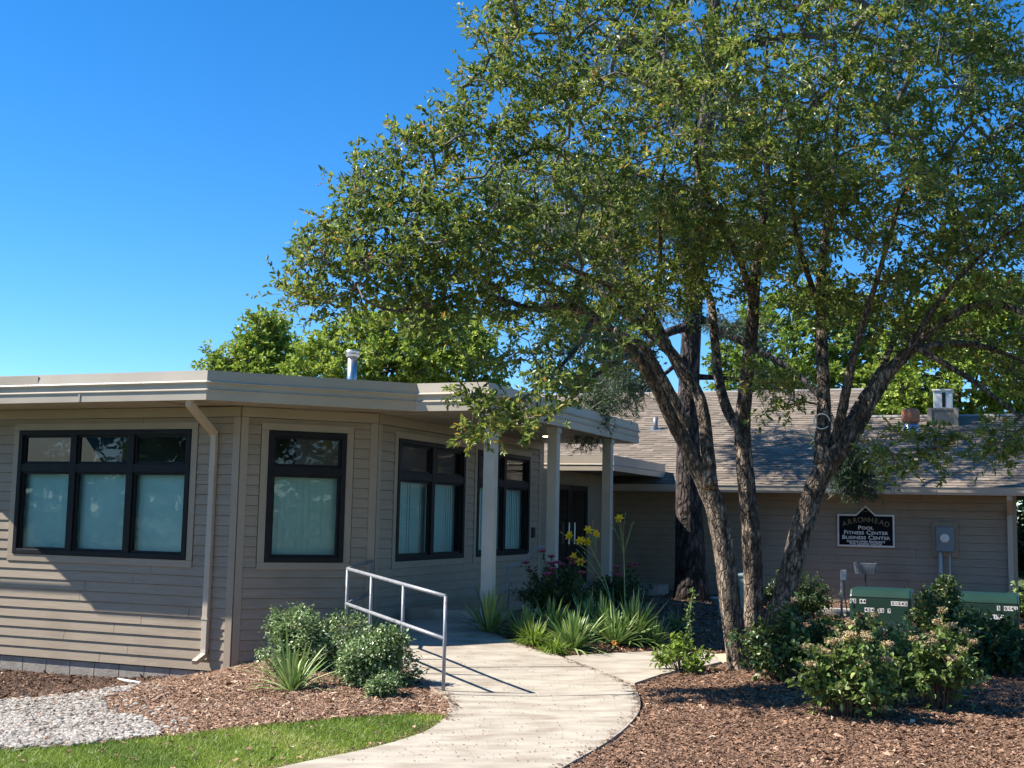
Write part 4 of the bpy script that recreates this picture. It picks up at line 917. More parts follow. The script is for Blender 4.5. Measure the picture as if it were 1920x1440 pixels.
plimbs += [pine_limb([(1296, 610), (1240, 625), (1180, 680), (1130, 730), (1100, 790)], 0, -3.0, .09), pine_limb([(1292, 660), (1250, 700), (1215, 720), (1190, 760)], 0, -1.5, .05), pine_limb([(1300, 590), (1390, 640), (1500, 700), (1565, 780), (1582, 870), (1608, 905)], 0, -2.0, .08),
           pine_limb([(1305, 706), (1345, 708), (1420, 712), (1470, 720)], 0, .5, .06), pine_limb([(1335, 100), (1500, 60), (1700, 80), (1890, 110)], 0, .5, .09), pine_limb([(1310, 420), (1200, 400), (1080, 440)], 0, 1.5, .07),
           pine_limb([(1320, 300), (1450, 280), (1600, 330)], 0, -1, .07), pine_limb([(1330, 100), (1200, 60), (1050, 120)], 0, 1.5, .07), pine_limb([(1345, -100), (1500, -160), (1700, -120)], 0, -1, .06), pine_limb([(1345, -120), (1200, -180), (1080, -120)], 0, 1, .06)]
pc = []
def pcl(n, x0, y0, x1, y1, d, s=.35):
    for _ in range(n):
        t_ = rng.uniform(); pc.append(atd(x0 + (x1 - x0) * t_ + rng.normal(0, 14), y0 + (y1 - y0) * t_ + rng.normal(0, 10), PD + d + rng.normal(0, s)))
pcl(16, 1180, 690, 1140, 740, -2.0); pcl(34, 1130, 735, 1098, 815, -2.8, .3); pcl(10, 1200, 715, 1180, 760, -1.6); pcl(48, 1578, 830, 1596, 895, -1.9, .10); pcl(24, 1592, 885, 1622, 915, -2.0, .07)
pcl(40, 1760, 60, 1930, 140, .5, .5); pcl(22, 1040, 130, 1200, 80, 1.2, .8); pcl(30, 1400, 270, 1620, 330, -.6, .8); pcl(30, 1060, 440, 1220, 400, 1, .8); pcl(30, 1420, -150, 1700, -120, -.6, .8); pcl(30, 1080, -120, 1260, -180, .6, .8); pcl(40, 1200, 560, 1440, 640, .4, 1.0); pcl(14, 1400, 700, 1490, 730, .5, .3); NB = len(pc); pcl(80, 940, 380, 1200, 470, 3.2, 1.0); pcl(110, 1040, 330, 1480, 450, 2.6, 1.2); pcl(50, 1200, 150, 1420, 240, 2.4, 1.0)  # clusters from NB on: wider foliage added to dapple the rear roof with shade
pc = np.array(pc); tr = MB()
for l in plimbs: tr.tube(l[:, :3], l[:, 3], 18, rough=.05)
tr.build('trunk', M['pine_bark'], pine, smooth=True)
br_, dirs = grow(plimbs, pc, .006); bb = MB()
for p, r in br_: bb.tube(p, r, 5, cap=False)
tw = 9; k = len(pc) * tw; base = np.repeat(pc, tw, 0) + rng.normal(0, .06, (k, 3)); dd = unit(np.repeat(dirs, tw, 0) * .5 + rdir(k) * .8 - ZV * .35); wide = np.repeat(np.arange(len(pc)) >= NB, tw); base[wide] += rng.normal(0, .28, (wide.sum(), 3)); tip = base + dd * (rng.uniform(.15, .35, k) * np.where(wide, 1.8, 1))[:, None]; add_twigs(bb, base, tip, .004)
bb.build('branches', M['twig'], pine, smooth=True)
per = 22; nl = k * per; t_ = rng.uniform(.0, 1, nl)[:, None]; P = np.repeat(base, per, 0) * (1 - t_) + np.repeat(tip, per, 0) * t_; D = unit(np.repeat(dd, per, 0) * .7 + rdir(nl) * .7); wl = np.repeat(wide, per)[:, None]; ln = rng.uniform(.07, .13, nl)[:, None] * np.where(wl, 1.7, 1); S_ = unit(np.cross(D, rdir(nl))) * np.where(wl, .011, .0052)
v = np.stack([P - S_, P + S_, P + D * ln], 1); mb = MB(); mb.add(v.reshape(-1, 3), np.arange(nl)[:, None] * 3 + np.array([[0, 1, 2]]), np.repeat(rng.beta(2, 2, nl), 3)); mb.build('crown', M['needle'], pine)

# ================================================================== shrubs and flowers
def shrub(name, label, base, rx, ry, h, lm, n, leaf, grp=None, lumps=9, stems=14, low=.12, tint=0., heads=0, headr=.075, seed=None, droopy=.1, clump=26, sh=.93):
    t = thing(name, base, label, 'shrub', grp)
    lc = []
    for _ in range(lumps):
        a = rng.uniform(0, 6.28); r = math.sqrt(rng.uniform(0, 1)) * .72; zz = rng.uniform(low + .15, .85) * (1 - .25 * r)
        lc.append((math.cos(a) * r * rx, math.sin(a) * r * ry, zz * h, rng.uniform(.30, .46)))
    lc = np.array(lc); nclu = max(40, n // clump); ii = rng.integers(0, lumps, nclu); u = rdir(nclu) * rng.uniform(.6, 1.0, (nclu, 1)) ** .5
    c = lc[ii, :3] + u * lc[ii, 3:4] * np.array([rx, ry, h * .62]); c[:, 2] = np.clip(c[:, 2], low * h, h * 1.05)
    c = c + base; sb = MB()
    for k in range(stems):
        e = c[rng.integers(nclu)]; s0 = base + np.array([rng.normal(0, .10 * rx), rng.normal(0, .10 * ry), -.01]); m_ = (s0 + e) / 2 + np.array([0, 0, .12 * h]) + (e - s0) * np.array([-.12, -.12, 0])
        tt = np.linspace(0, 1, 7)[:, None]; sb.tube(s0 * (1 - tt) ** 2 + 2 * m_ * tt * (1 - tt) + e * tt ** 2, np.linspace(.009, .003, 7), 5, cap=False)
    root = base + np.array([0, 0, .25 * h]); di = unit(c - root); A = c - di * .14 * min(1, h); add_twigs(sb, A, c + di * .04, .0035)
    sb.build('stems', M['twig'], t, smooth=True)
    nl = nclu * clump; P = np.repeat(c, clump, 0) + rng.normal(0, leaf[0] * 1.05, (nl, 3)); P[:, 2] = np.maximum(P[:, 2], base[2] + .02)
    out = np.repeat(di, clump, 0); D = unit(out * .55 + rdir(nl) * .85 - ZV * droopy); N = unit(out * .6 + ZV * .7 + rdir(nl) * .6); sc = rng.uniform(.6, 1.2, nl)
    v, f = leafset(P, D, N, leaf[0] * sc, leaf[1] * sc); cl = np.repeat(rng.normal(0, .12, nclu), clump)
    mb = MB(); mb.add(v, f, np.repeat(np.clip(rng.beta(2.1, 2.6, nl) + cl + tint, 0, 1), 6)); mb.build('foliage', lm, t)
    if heads:
        order = np.argsort(-(c[:, 2] - base[2]) - rng.uniform(0, .35 * h, nclu)); gb = 130
        for k in order[:heads]:
            hb = MB()
            p = c[k] + di[k] * .05 + ZV * .03; q = p + np.clip(rng.normal(0, 1, (gb, 3)), -1.4, 1.4) * np.array([1, 1, .55]) * headr * .42; d_ = rdir(gb); v, f = leafset(q, d_, rdir(gb), .016, .011); hb.add(v, f, np.repeat(rng.uniform(0, 1, gb), 6)); hb.build('flower_head', M['seedhead'], t)
    return t, c, di
def bush(name, label, base, rx, ry, h, lm, shoots, leaf, grp=None, side=4, per=9, heads=0, headr=.06, tint=0., low=.35, sidelen=(.10, .22), cat='shrub'):
    """loose shrub: arching shoots with side shoots, leaves set along them"""
    t = thing(name, base, label, cat, grp); sb = MB(); segA = []; segB = []; tips = []
    for k in range(shoots):
        a = rng.uniform(0, 6.28); r = math.sqrt(rng.uniform(0, 1)); zz = h * (1 - .45 * r * r) * rng.uniform(low, 1.08)
        e = base + np.array([math.cos(a) * r * rx, math.sin(a) * r * ry, zz]) * np.array([rng.uniform(.85, 1.15), rng.uniform(.85, 1.15), 1]); s0 = base + np.array([math.cos(a) * r * rx * .25, math.sin(a) * r * ry * .25, -.02])
        m_ = s0 * .45 + e * .55 + np.array([-math.cos(a) * r * rx * .22, -math.sin(a) * r * ry * .22, .12 * h]); tt = np.linspace(0, 1, 9)[:, None]
        p = s0 * (1 - tt) ** 2 + 2 * m_ * tt * (1 - tt) + e * tt ** 2; sb.tube(p, np.linspace(.006, .0022, 9), 5, cap=False); tips.append(e)
        for i in range(4, 8): segA.append(p[i]); segB.append(p[i + 1])
        for j in range(side):
            q = p[rng.integers(3, 8)]; d = unit((rdir(1)[0] + np.array([math.cos(a), math.sin(a), .5]) * .6)[None])[0]; e2 = q + d * rng.uniform(*sidelen); segA.append(q); segB.append(e2)
    A, B = np.array(segA), np.array(segB); A[:, 2] = np.maximum(A[:, 2], base[2] + .03); B[:, 2] = np.maximum(B[:, 2], base[2] + .03); add_twigs(sb, A, B, .0025); sb.build('stems', M['stemwood'], t, smooth=True)
    nl = len(A) * per; u_ = rng.uniform(0, 1.05, nl)[:, None]; D0 = np.repeat(unit(B - A), per, 0); P = np.repeat(A, per, 0) * (1 - u_) + np.repeat(B, per, 0) * u_
    D = unit(D0 * .5 + rdir(nl) * .85); N = unit(ZV * .8 + rdir(nl) * .55 + (P - base) * .5); sc = rng.uniform(.5, 1.25, nl); v, f = leafset(P + D * .008, D, N, leaf[0] * sc, leaf[1] * sc, droop=.2)
    cl = np.repeat(rng.normal(0, .13, len(A)), per); mb = MB(); mb.add(v, f, np.repeat(np.clip(rng.beta(2.1, 2.5, nl) + cl + tint, 0, 1), 6)); mb.build('foliage', lm, t)
    tips = np.array(tips); order = np.argsort(-tips[:, 2] - rng.uniform(0, .3 * h, len(tips)) + .3 * (tips[:, 1] - base[1])); gb = 130
    for k in order[:heads]:
        hb = MB(); q = tips[k] + ZV * .02 + np.clip(rng.normal(0, 1, (gb, 3)), -1.4, 1.4) * np.array([1, 1, .55]) * headr * .42; v, f = leafset(q, rdir(gb), rdir(gb), .016, .011); hb.add(v, f, np.repeat(rng.uniform(0, 1, gb), 6)); hb.build('flower_head', M['seedhead'], t)
    return t, tips, unit(tips - base)
# clipped variegated shrubs by the handrail
def bs(x, y): return pg(x, y)
shrub('variegated_shrub', 'rounded variegated evergreen shrub against the bay wall', bs(580, 1262) + np.array([0, .25, 0]), .54, .46, .74, M['leaf_var'], 11000, (.042, .027), lumps=13, low=.04)
shrub('variegated_shrub', 'lower variegated evergreen shrub beside the handrail post', bs(705, 1290) + np.array([0, .12, 0]), .38, .34, .60, M['leaf_var'], 7500, (.042, .027), lumps=11, low=.04, tint=-.04)
shrub('variegated_shrub', 'small sprawling variegated shrub at the footpath edge', bs(728, 1308), .20, .18, .26, M['leaf_var'], 2200, (.032, .02), lumps=6, low=.03, tint=-.06)
def yucca(name, label, base, n, L, W, spread=.9, tint=0., lm='yucca', arch=.25, grp=None, cat='plant'):
    t = thing(name, base, label, cat, grp); a = rng.uniform(0, 6.28, n); el = np.clip(rng.beta(2.0, 1.5, n) * 1.45, .12, 1.5); el = el * (1.55 - .35 * spread); el = np.minimum(el, 1.5)
    D = np.c_[np.cos(a) * np.cos(el), np.sin(a) * np.cos(el), np.sin(el)]; S_ = np.c_[-np.sin(a), np.cos(a), np.zeros(n)]; ln = L * rng.uniform(.6, 1.08, n); b0 = base + np.c_[np.cos(a), np.sin(a), np.zeros(n)] * rng.uniform(.0, .05, n)[:, None]
    N_ = np.cross(S_, D); K = 6; rows = []; w_ = W * rng.uniform(.75, 1.15, n)
    ar = arch * rng.uniform(.2, 1.6, n)
    for k in range(K):
        s = k / (K - 1); wid = w_ * (0.75 + .6 * s - 1.35 * s ** 3.2) * .5; c = b0 + D * (ln * s)[:, None] - ZV * (ar * ln * s ** 2.4)[:, None]
        rows += [c + S_ * wid[:, None] - N_ * 0, c + N_ * (wid * .35)[:, None] * -1, c - S_ * wid[:, None]]
    v = np.stack(rows, 1); m_ = 3 * K; b = np.arange(n)[:, None] * m_; f = []
    for k in range(K - 1):
        for j in (0, 1): f.append(b + np.array([[3 * k + j, 3 * k + j + 1, 3 * k + 4 + j, 3 * k + 3 + j]]))
    v = v.reshape(-1, 3); v[:, 2] = np.maximum(v[:, 2], base[2] + .006)
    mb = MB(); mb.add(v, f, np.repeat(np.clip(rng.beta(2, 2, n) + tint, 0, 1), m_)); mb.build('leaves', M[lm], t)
    return t
yucca('yucca', 'spiky yucca on the mulch in front of the rounded variegated shrub', bs(548, 1297), 75, .70, .032, spread=1.05, tint=.12)
yucca('yucca', 'pale spiky yucca half hidden behind the variegated shrubs', bs(690, 1225) + np.array([-.1, .5, 0]), 45, .60, .026, spread=.9, tint=.15)
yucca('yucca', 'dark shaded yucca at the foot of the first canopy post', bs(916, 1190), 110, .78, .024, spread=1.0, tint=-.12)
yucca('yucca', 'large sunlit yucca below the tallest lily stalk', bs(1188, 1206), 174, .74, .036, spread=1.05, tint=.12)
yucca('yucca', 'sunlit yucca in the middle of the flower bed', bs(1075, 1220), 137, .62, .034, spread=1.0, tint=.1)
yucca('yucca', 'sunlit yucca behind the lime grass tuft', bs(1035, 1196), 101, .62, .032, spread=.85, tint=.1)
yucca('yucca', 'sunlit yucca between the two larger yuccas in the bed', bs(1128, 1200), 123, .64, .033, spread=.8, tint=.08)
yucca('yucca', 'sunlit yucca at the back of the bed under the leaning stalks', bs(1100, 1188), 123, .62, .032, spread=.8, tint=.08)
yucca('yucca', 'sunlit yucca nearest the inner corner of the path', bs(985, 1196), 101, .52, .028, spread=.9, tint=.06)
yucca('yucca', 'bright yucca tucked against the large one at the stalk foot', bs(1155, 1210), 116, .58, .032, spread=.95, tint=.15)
yucca('yucca', 'small yucca at the end of the bed by the bare mulch', bs(1228, 1212), 79, .46, .026, spread=1.0, tint=.05)
yucca('grass_tuft', 'lime green tuft filling the bed between the two sunlit yuccas', bs(1060, 1210), 220, .40, .014, spread=1.2, lm='leaf_lime', arch=.55)
yucca('grass_tuft', 'lime green arching grass tuft at the inner path corner', bs(1000, 1212), 435, .44, .014, spread=1.25, lm='leaf_lime', arch=.6)
yucca('grass_tuft', 'lime green low tuft next to the yucca by the path', bs(1038, 1228), 319, .32, .013, spread=1.3, lm='leaf_lime', arch=.6)
yucca('daylily_clump', 'arching daylily leaves at the foot of the yellow flower stalks', bs(1150, 1175), 101, .62, .02, spread=1.0, lm='leaf_hyd', arch=.75)
yucca('daylily_clump', 'dark arching daylily leaves right of the large sunlit yucca', bs(1270, 1188), 116, .52, .016, spread=1.2, lm='leaf_hyd', arch=.7, tint=-.1)
def lily(mb, p, d, size, k=6):
    d = d / np.linalg.norm(d); r = np.cross(d, ZV if abs(d[2]) < .9 else np.array([1., 0, 0])); r /= np.linalg.norm(r); s = np.cross(d, r)
    for i in range(k):
        a = i * 2 * math.pi / k; o = r * math.cos(a) + s * math.sin(a); q = np.cross(d, o); w_ = size * .19
        rows = []
        for u, rad, fo, ww in ((0, .05, 0, .3), (.4, .22, .45, .9), (.75, .58, .72, 1.), (1., 1., .68, .25)):
            c = p + o * rad * size * .75 + d * fo * size * 1.1; rows += [c + q * w_ * ww, c - q * w_ * ww]
        mb.add(np.array(rows), np.array([[0, 1, 3, 2], [2, 3, 5, 4], [4, 5, 7, 6]]))
def stalk(label, base, top_px, d, flowers, buds):
    t = thing('daylily_stalk', base, label, 'flower'); tp = atd(*top_px, d); sb = MB(); tt = np.linspace(0, 1, 9)[:, None]; m_ = (base + tp) / 2 + np.array([.02, 0, .12]) * np.sign(1)
    m_ = base * .5 + tp * .5 + np.array([(base[0] - tp[0]) * .22, 0, .1]); main = base * (1 - tt) ** 2 + 2 * m_ * tt * (1 - tt) + tp * tt ** 2; sb.tube(main, np.linspace(.011, .006, 9), 6); fb = MB(); ob = MB()
    for (x, y, dx) in flowers:
        p = atd(x, y, d + rng.normal(0, .04)); j = main[rng.integers(5, 9)]; sb.tube([j, (j + p) / 2 + ZV * -.01, p], [.004, .0035, .003], 5); lily(fb, p, np.array([dx, -.6, .35]), .095)
    for (x, y) in buds:
        p = atd(x, y, d + rng.normal(0, .04)); j = main[rng.integers(6, 9)]; e = unit((p - j)[None])[0]; sb.tube([j, p], [.004, .003], 5); sb.tube([p, p + e * .03, p + e * .06], [.003, .008, .002], 6)
        if rng.uniform() < .2: lily(ob, p + e * .05, e + rng.normal(0, .3, 3), .028, 5)
    sb.build('stalk', M['stem'], t, smooth=True)
    if fb.v: fb.build('blossoms', M['yellow'], t)
    if ob.v: ob.build('spent_blossoms', M['orange'], t)
lb = bs(1155, 1172); ld = lb[1]
stalk('leaning daylily stalk crowned with a bunch of yellow flowers', lb, (1098, 1010), ld, [(1072, 1008, -.5), (1100, 998, .2), (1090, 1018, -.2), (1112, 1004, .5), (1098, 1020, .1)], [(1056, 1001), (1112, 985), (1118, 1008), (1104, 992), (1082, 1014)])
stalk('leaning daylily stalk with two low yellow flowers', bs(1160, 1174), (1100, 1050), ld + .1, [(1081, 1047, -.6), (1089, 1058, -.1)], [(1110, 1060), (1098, 1040), (1086, 1036), (1106, 1072)])
stalk('upright daylily stalk with branching buds and one amber flower', bs(1172, 1172), (1168, 1000), ld + .2, [(1164, 976, -.3)], [(1150, 990), (1182, 990), (1172, 968), (1160, 982), (1186, 985), (1154, 996)])
ab = bs(1152, 1219); t = thing('low_lily', ab, 'single orange-yellow lily bloom low at the bed edge', 'flower'); b = MB(); b.tube([ab, ab + ZV * .07], .004, 6); b.build('stem', M['stem'], t); b = MB(); lily(b, ab + ZV * .07, np.array([-.1, -.7, .4]), .05); b.build('blossom', M['orange'], t)
# roses in the shade
def rose_shrub(label, base, rx, ry, h, n, fl):
    t, c, di = bush('rose_bush', label, base, rx, ry, h, M['leaf_dark'], n // 90, (.045, .028), per=8)
    b = MB()
    order = np.argsort(-c[:, 2] + c[:, 1] * .5 + rng.uniform(0, .25, len(c)))
    for k in order[:fl]:
        p = c[k] + di[k] * .06
        for ring, (r_, m_) in enumerate(((.012, 4), (.024, 5), (.034, 6))):
            for i in range(m_):
                a = i * 6.283 / m_ + ring; o = np.array([math.cos(a), math.sin(a), .2]); v, f = leafset((p + o * r_ * .3)[None], (o + ZV * (1.0 - .3 * ring) - np.array([0, .5, 0]))[None], (-o)[None], .045 + .006 * ring, .045); b.add(v, f)
    b.build('blossoms', M['pink'], t)
rb_ = bs(1050, 1168); rose_shrub('dark rose bush with pink blooms beside the porch step', rb_ + np.array([0, .35, 0]), .56, .45, .85, 8000, 15)
rose_shrub('shaded rose bush with few pink blooms behind the tall lily stalk', bs(1150, 1150) + np.array([.15, .5, 0]), .50, .45, .62, 6000, 6)
# young shrub with a tall shoot at the fork of the path
sb0 = bs(1278, 1262); t, c, di = bush('young_shrub', 'loose yellow-green young shrub with one tall shoot at the path fork', sb0, .32, .26, .42, M['leaf_lime'], 26, (.058, .038), tint=.02, per=4, side=3)
b = MB(); tp = atd(1302, 1112, sb0[1] + .15); q0 = sb0 + ZV * .1; tt = np.linspace(0, 1, 14)[:, None]; sp = q0 * (1 - tt) + tp * tt + np.c_[np.sin(tt * 5) * .02, tt * 0, tt * 0]; b.tube(sp, np.linspace(.006, .002, 14), 5); b.build('shoot', M['stem'], t)
P = np.repeat(sp[3:], 9, 0) + rng.normal(0, .022, (99, 3)); v, f = leafset(P, rdir(99) + ZV * .2, rdir(99) + ZV, .042 * rng.uniform(.6, 1.2, 99), .028); b = MB(); b.add(v, f, np.repeat(rng.uniform(.1, .7, 99), 6)); b.build('shoot_leaves', M['leaf_hyd'], t)
# hydrangea-like shrubs in the near bed
off = lambda x, y, dx=0., dy=0.: bs(x, y) + np.array([dx, dy, 0])
bush('flowering_shrub', 'bushy green shrub with tan dried flower heads standing alone on the open mulch', off(1592, 1352, 0, .1), .44, .40, .74, M['leaf_hyd'], 62, (.062, .037), tint=.06, heads=18, per=6)
bush('flowering_shrub', 'pale leaved shrub with tan flower heads and bare reddish lower stems', off(1765, 1335, 0, .05), .42, .38, .82, M['leaf_hyd'], 52, (.062, .037), tint=.08, heads=14, low=.55, per=6)
bush('leafy_shrub', 'dark green shrub crowding the base of the multi-stem tree', off(1495, 1285, 0, .2), .55, .48, .80, M['leaf_dark'], 95, (.06, .04), tint=.16, heads=5, per=7)
bush('leafy_shrub', 'green shrub growing in front of the green cabinet with number decals', off(1650, 1255, 0, .2), .58, .45, .56, M['leaf_dark'], 66, (.056, .036), tint=.14, heads=3, per=7)
bush('leafy_shrub', 'tall green shrub covering the corner of the second green cabinet', off(1785, 1255, 0, .25), .50, .48, .92, M['leaf_dark'], 95, (.056, .036), tint=.12, per=7)
bush('leafy_shrub', 'dark dense shrub in front of the second green cabinet', off(1880, 1270, .1, .25), .52, .48, .64, M['leaf_dark'], 85, (.054, .035), tint=0., per=8)
bush('leafy_shrub', 'low spreading shrub between the two flowering shrubs', off(1690, 1300, 0, .1), .50, .40, .62, M['leaf_hyd'], 66, (.056, .036), tint=-.05, heads=3, per=6)
bush('azalea', 'twiggy dark azalea below the sign wall beside the tree stems', gp(1497, 18.8), .60, .5, .80, M['leaf_dark'], 105, (.055, .024), tint=.0, per=8)
bush('wall_shrub', 'low green shrub under the electric meter', gp(1735, 21.6), .75, .4, .44, M['leaf_dark'], 60, (.06, .04), tint=.14, per=7)
bush('wall_shrub', 'climbing green shrub around the meter conduit', gp(1768, 21.9), .30, .28, .70, M['leaf_dark'], 26, (.06, .04), tint=.08, per=7)
bush('wall_shrub', 'green shrub at the downspout of the pool building', gp(1925, 20.5), .45, .4, .72, M['leaf_hyd'], 45, (.06, .04), tint=.08, per=7)

bush('hedge_shrub', 'tall dark green shrub filling the gap past the end of the pool building', gp(1975, 30), 1.6, 1.0, 2.7, M['leaf_dark'], 150, (.12, .08), tint=-.05, per=9, sidelen=(.3, .6), low=.15)
bush('hedge_shrub', 'broad green shrub far beyond the downspout end of the pool building', gp(2010, 36), 2.6, 1.2, 3.2, M['leaf_dark'], 170, (.16, .11), tint=.05, per=9, sidelen=(.4, .8), low=.15)

# ================================================================== utilities and sign
def rbox(c, hx, hy, hz): b = MB(); b.box(c, dA, dC, ZV, hx, hy, hz); return b
def text_obj(body, p, d, n, size, mat_, parent, name, sx=1.0, smallcaps=False, bold=.0, rot=0.):
    cu = bpy.data.curves.new(name, 'FONT'); cu.body = body; cu.size = size; cu.align_x = 'CENTER'; cu.align_y = 'CENTER'; cu.extrude = .0015; cu.offset = bold; cu.small_caps_scale = .78; cu.space_character = 1.05
    if smallcaps:
        for k in range(len(body)): cu.body_format[k].use_small_caps = True
    o = bpy.data.objects.new(name, cu); C.objects.link(o)
    bpy.context.view_layer.update()
    me = bpy.data.meshes.new_from_object(o.evaluated_get(bpy.context.evaluated_depsgraph_get())); bpy.data.objects.remove(o)
    me.materials.clear(); me.materials.append(mat_); o = bpy.data.objects.new(name, me); C.objects.link(o); o.parent = parent
    Mx = Matrix(((d[0], 0, n[0], 0), (d[1], 0, n[1], 0), (0, 1, 0, 0), (0, 0, 0, 1)))
    o.matrix_basis = WM(parent).inverted() @ Matrix.Translation(Vector(p)) @ Mx @ Matrix.Rotation(rot, 4, 'Z') @ Matrix.Diagonal((sx, 1, 1, 1))
    return o
# sign
sp_ = [onp(x, y, RB + nA * .05, nA) for x, y in ((1570, 963), (1605, 964.5), (1623.5, 947.5), (1641, 965), (1677, 966), (1677, 1026.5), (1570, 1024.5))]
sc0 = (sp_[0] + sp_[5]) / 2; sg = thing('wall_sign', wp(sc0, sp_[5][2]), 'black wall sign with white border and peaked top on the pool building', 'sign')
hw = np.linalg.norm((sp_[4] - sp_[0])[:2]) / 2; zt2, zb2 = (sp_[0][2] + sp_[4][2]) / 2, (sp_[5][2] + sp_[6][2]) / 2; cx_ = wp((sp_[0] + sp_[4]) / 2, 0); pk = sp_[2][2] + .0; hp = np.linalg.norm((sp_[3] - sp_[1])[:2]) / 2
def sign_shape(i, z_off, th, m_, nm):
    k = .42 * i
    poly = [(-hw + i, zt2 - i), (-hp + k * .2, zt2 - i), (0, pk - i * 1.35), (hp - k * .2, zt2 - i), (hw - i, zt2 - i), (hw - i, zb2 + i), (-hw + i, zb2 + i)]
    n_ = len(poly); v = [cx_ + dA * x + nA * (z_off + e) + ZV * z_ for e in (0, th) for x, z_ in poly]
    return MB().poly(v, [tuple(range(n_, 2 * n_))[::-1], tuple(range(n_))] + [(a, (a + 1) % n_, n_ + (a + 1) % n_, n_ + a) for a in range(n_)]).build(nm, m_, sg)
sign_shape(0, -.02, .03, M['white'], 'border'); sign_shape(.034, .0105, .004, M['black'], 'panel')
sH = zt2 - zb2; fpn = nA * .0165
def st(body, fz, size, sx=1.25, m_=M['white'], **k): text_obj(body, cx_ + fpn + ZV * (zb2 + sH * fz), dA, nA, size, m_, sg, 'lettering', sx, True, .0022, **k)
st('Pool', .585, .105); st('Fitness Center', .435, .105, 1.22); st('Business Center', .285, .105, 1.22); st('Handicapped Entrance', .165, .062, 1.12); st('For Leasing Center', .095, .062, 1.12)
wd_ = 'ARROWHEAD'
for k, ch_ in enumerate(wd_):
    u_ = (k - 4) / 4; text_obj(ch_, cx_ + dA * u_ * hw * .74 + fpn + ZV * (zb2 + sH * (.83 - .13 * u_ * u_)), dA, nA, .135, M['gold'], sg, 'lettering', 1.0, False, .001, -u_ * .26)
b = MB(); b.tube([cx_ + fpn + dA * x + ZV * (zt2 + .055 - .25 * x * x * 10) for x in (-.05, -.025, 0, .025, .05)], [.002, .006, .008, .006, .002], 6); b.build('emblem', M['gold'], sg)
# meter
mc = onp(1772, 1011, RB + nA * .10, nA); mt = thing('electric_meter', wp(mc, mc[2] - .23), 'grey electric meter box with round glass dial and pale conduit', 'meter')
b = MB(); b.box(mc - nA * .055, dA, nA, ZV, .23, .025, .33); b.build('backboard', M['siding'], mt, bevel=.004)
b = MB(); b.box(mc, dA, nA, ZV, .165, .075, .235); bxm = b.build('box', M['grey_metal'], mt, bevel=.012)
b = MB(); b.tube([mc + nA * .07 + ZV * .02, mc + nA * .105 + ZV * .02], .082, 24); b.build('ring', M['galv'], bxm); b = MB(); b.tube([mc + nA * .1 + ZV * .02, mc + nA * .15 + ZV * .02, mc + nA * .165 + ZV * .02], [.070, .068, .05], 24); b.build('dial', M['white'], bxm)
q = mc - dA * .09; b = MB(); b.tube([wp(q, mc[2] - .235), wp(q, gz(q) - .02)], .038, 12); b.build('conduit', M['pvc'], mt, smooth=True)
q = mc + dA * .08; b = MB(); b.tube([wp(q, mc[2] - .235), wp(q, gz(q) - .02)], .013, 8); b.build('ground_wire_pipe', M['pvc'], mt, smooth=True)
# green cabinets
def cabinet(label, px0, px1, ytop, d, texts, h):
    c = gp((px0 + px1) / 2, d); hx = (px1 - px0) / 2 * d / F_PX * 1.02; t = thing('utility_cabinet', c, label, 'utility cabinet')
    ztop = atd((px0 + px1) / 2, ytop, d)[2]; hz = (ztop - c[2]); hy = .36; e1 = dA; e2 = dC
    b = MB(); ch = .07
    prof = [(-hy, 0), (-hy, hz - ch - .04), (-hy + .10, hz), (hy, hz), (hy, 0)]
    n_ = len(prof); v = [c + e1 * s_ * hx + e2 * y_ + ZV * z_ for s_ in (-1, 1) for y_, z_ in prof]
    b.poly(v, [tuple(range(n_)), tuple(range(n_, 2 * n_))[::-1]] + [(a, a + n_, (a + 1) % n_ + n_, (a + 1) % n_) for a in range(n_)]); bd = b.build('body', M['green_metal'], t, bevel=.03)
    b = MB(); b.box(c + e2 * (-hy - .004) + ZV * (hz * .42), e1, e2, ZV, hx * .93, .006, hz * .36); dr = b.build('door', M['green_metal'], t, bevel=.006)
    b = MB(); b.box(c + e2 * (-hy - .018) + e1 * hx * .80 + ZV * hz * .45, e1, e2, ZV, .012, .01, .05); b.build('handle', M['green_metal'], dr)
    for z_ in (.2, .62):
        b = MB(); b.box(c + e2 * (-hy - .014) - e1 * hx * .90 + ZV * hz * z_, e1, e2, ZV, .012, .008, .035); b.build('hinge', M['green_metal'], dr)
    b = MB(); b.box(c + e2 * (-hy - .002) + ZV * (hz * .80), e1, e2, ZV, hx * .985, .004, .006); b.build('lid_seam', M['dark'], t)
    b = MB(); b.box(c + ZV * -.02, e1, e2, ZV, hx + .08, hy + .08, .05); b.build('pad', M['concrete'], t)
    for s_, (u_, z_) in texts:
        p = c + e1 * u_ * hx + e2 * (-hy - .0125) + ZV * z_ * hz; w_ = len(s_) * .042
        for k, chx in enumerate(s_):
            if chx == ' ': continue
            x_ = (k - (len(s_) - 1) / 2) * .046; bq = MB(); bq.box(p + e1 * x_, e1, e2, ZV, .021, .0012, .032); dq = bq.build('number_decal', M['white'], dr); text_obj(chx, p + e1 * x_ - e2 * .002, e1, -e2, .06, M['black'], dr, 'digit', 1.0, False, .001)
    return t
cabinet('green metal utility cabinet with three rows of white number decals', 1600, 1706, 1103, 18.4, [('05 44', (-.72, .70)), ('31542', (.62, .68)), ('424 52 7', (-.08, .50))], .6)
cabinet('green metal utility cabinet with number decals near the downspout', 1798, 1902, 1112, 18.0, [('5 0141', (.62, .70)), ('4172', (.30, .50))], .6)
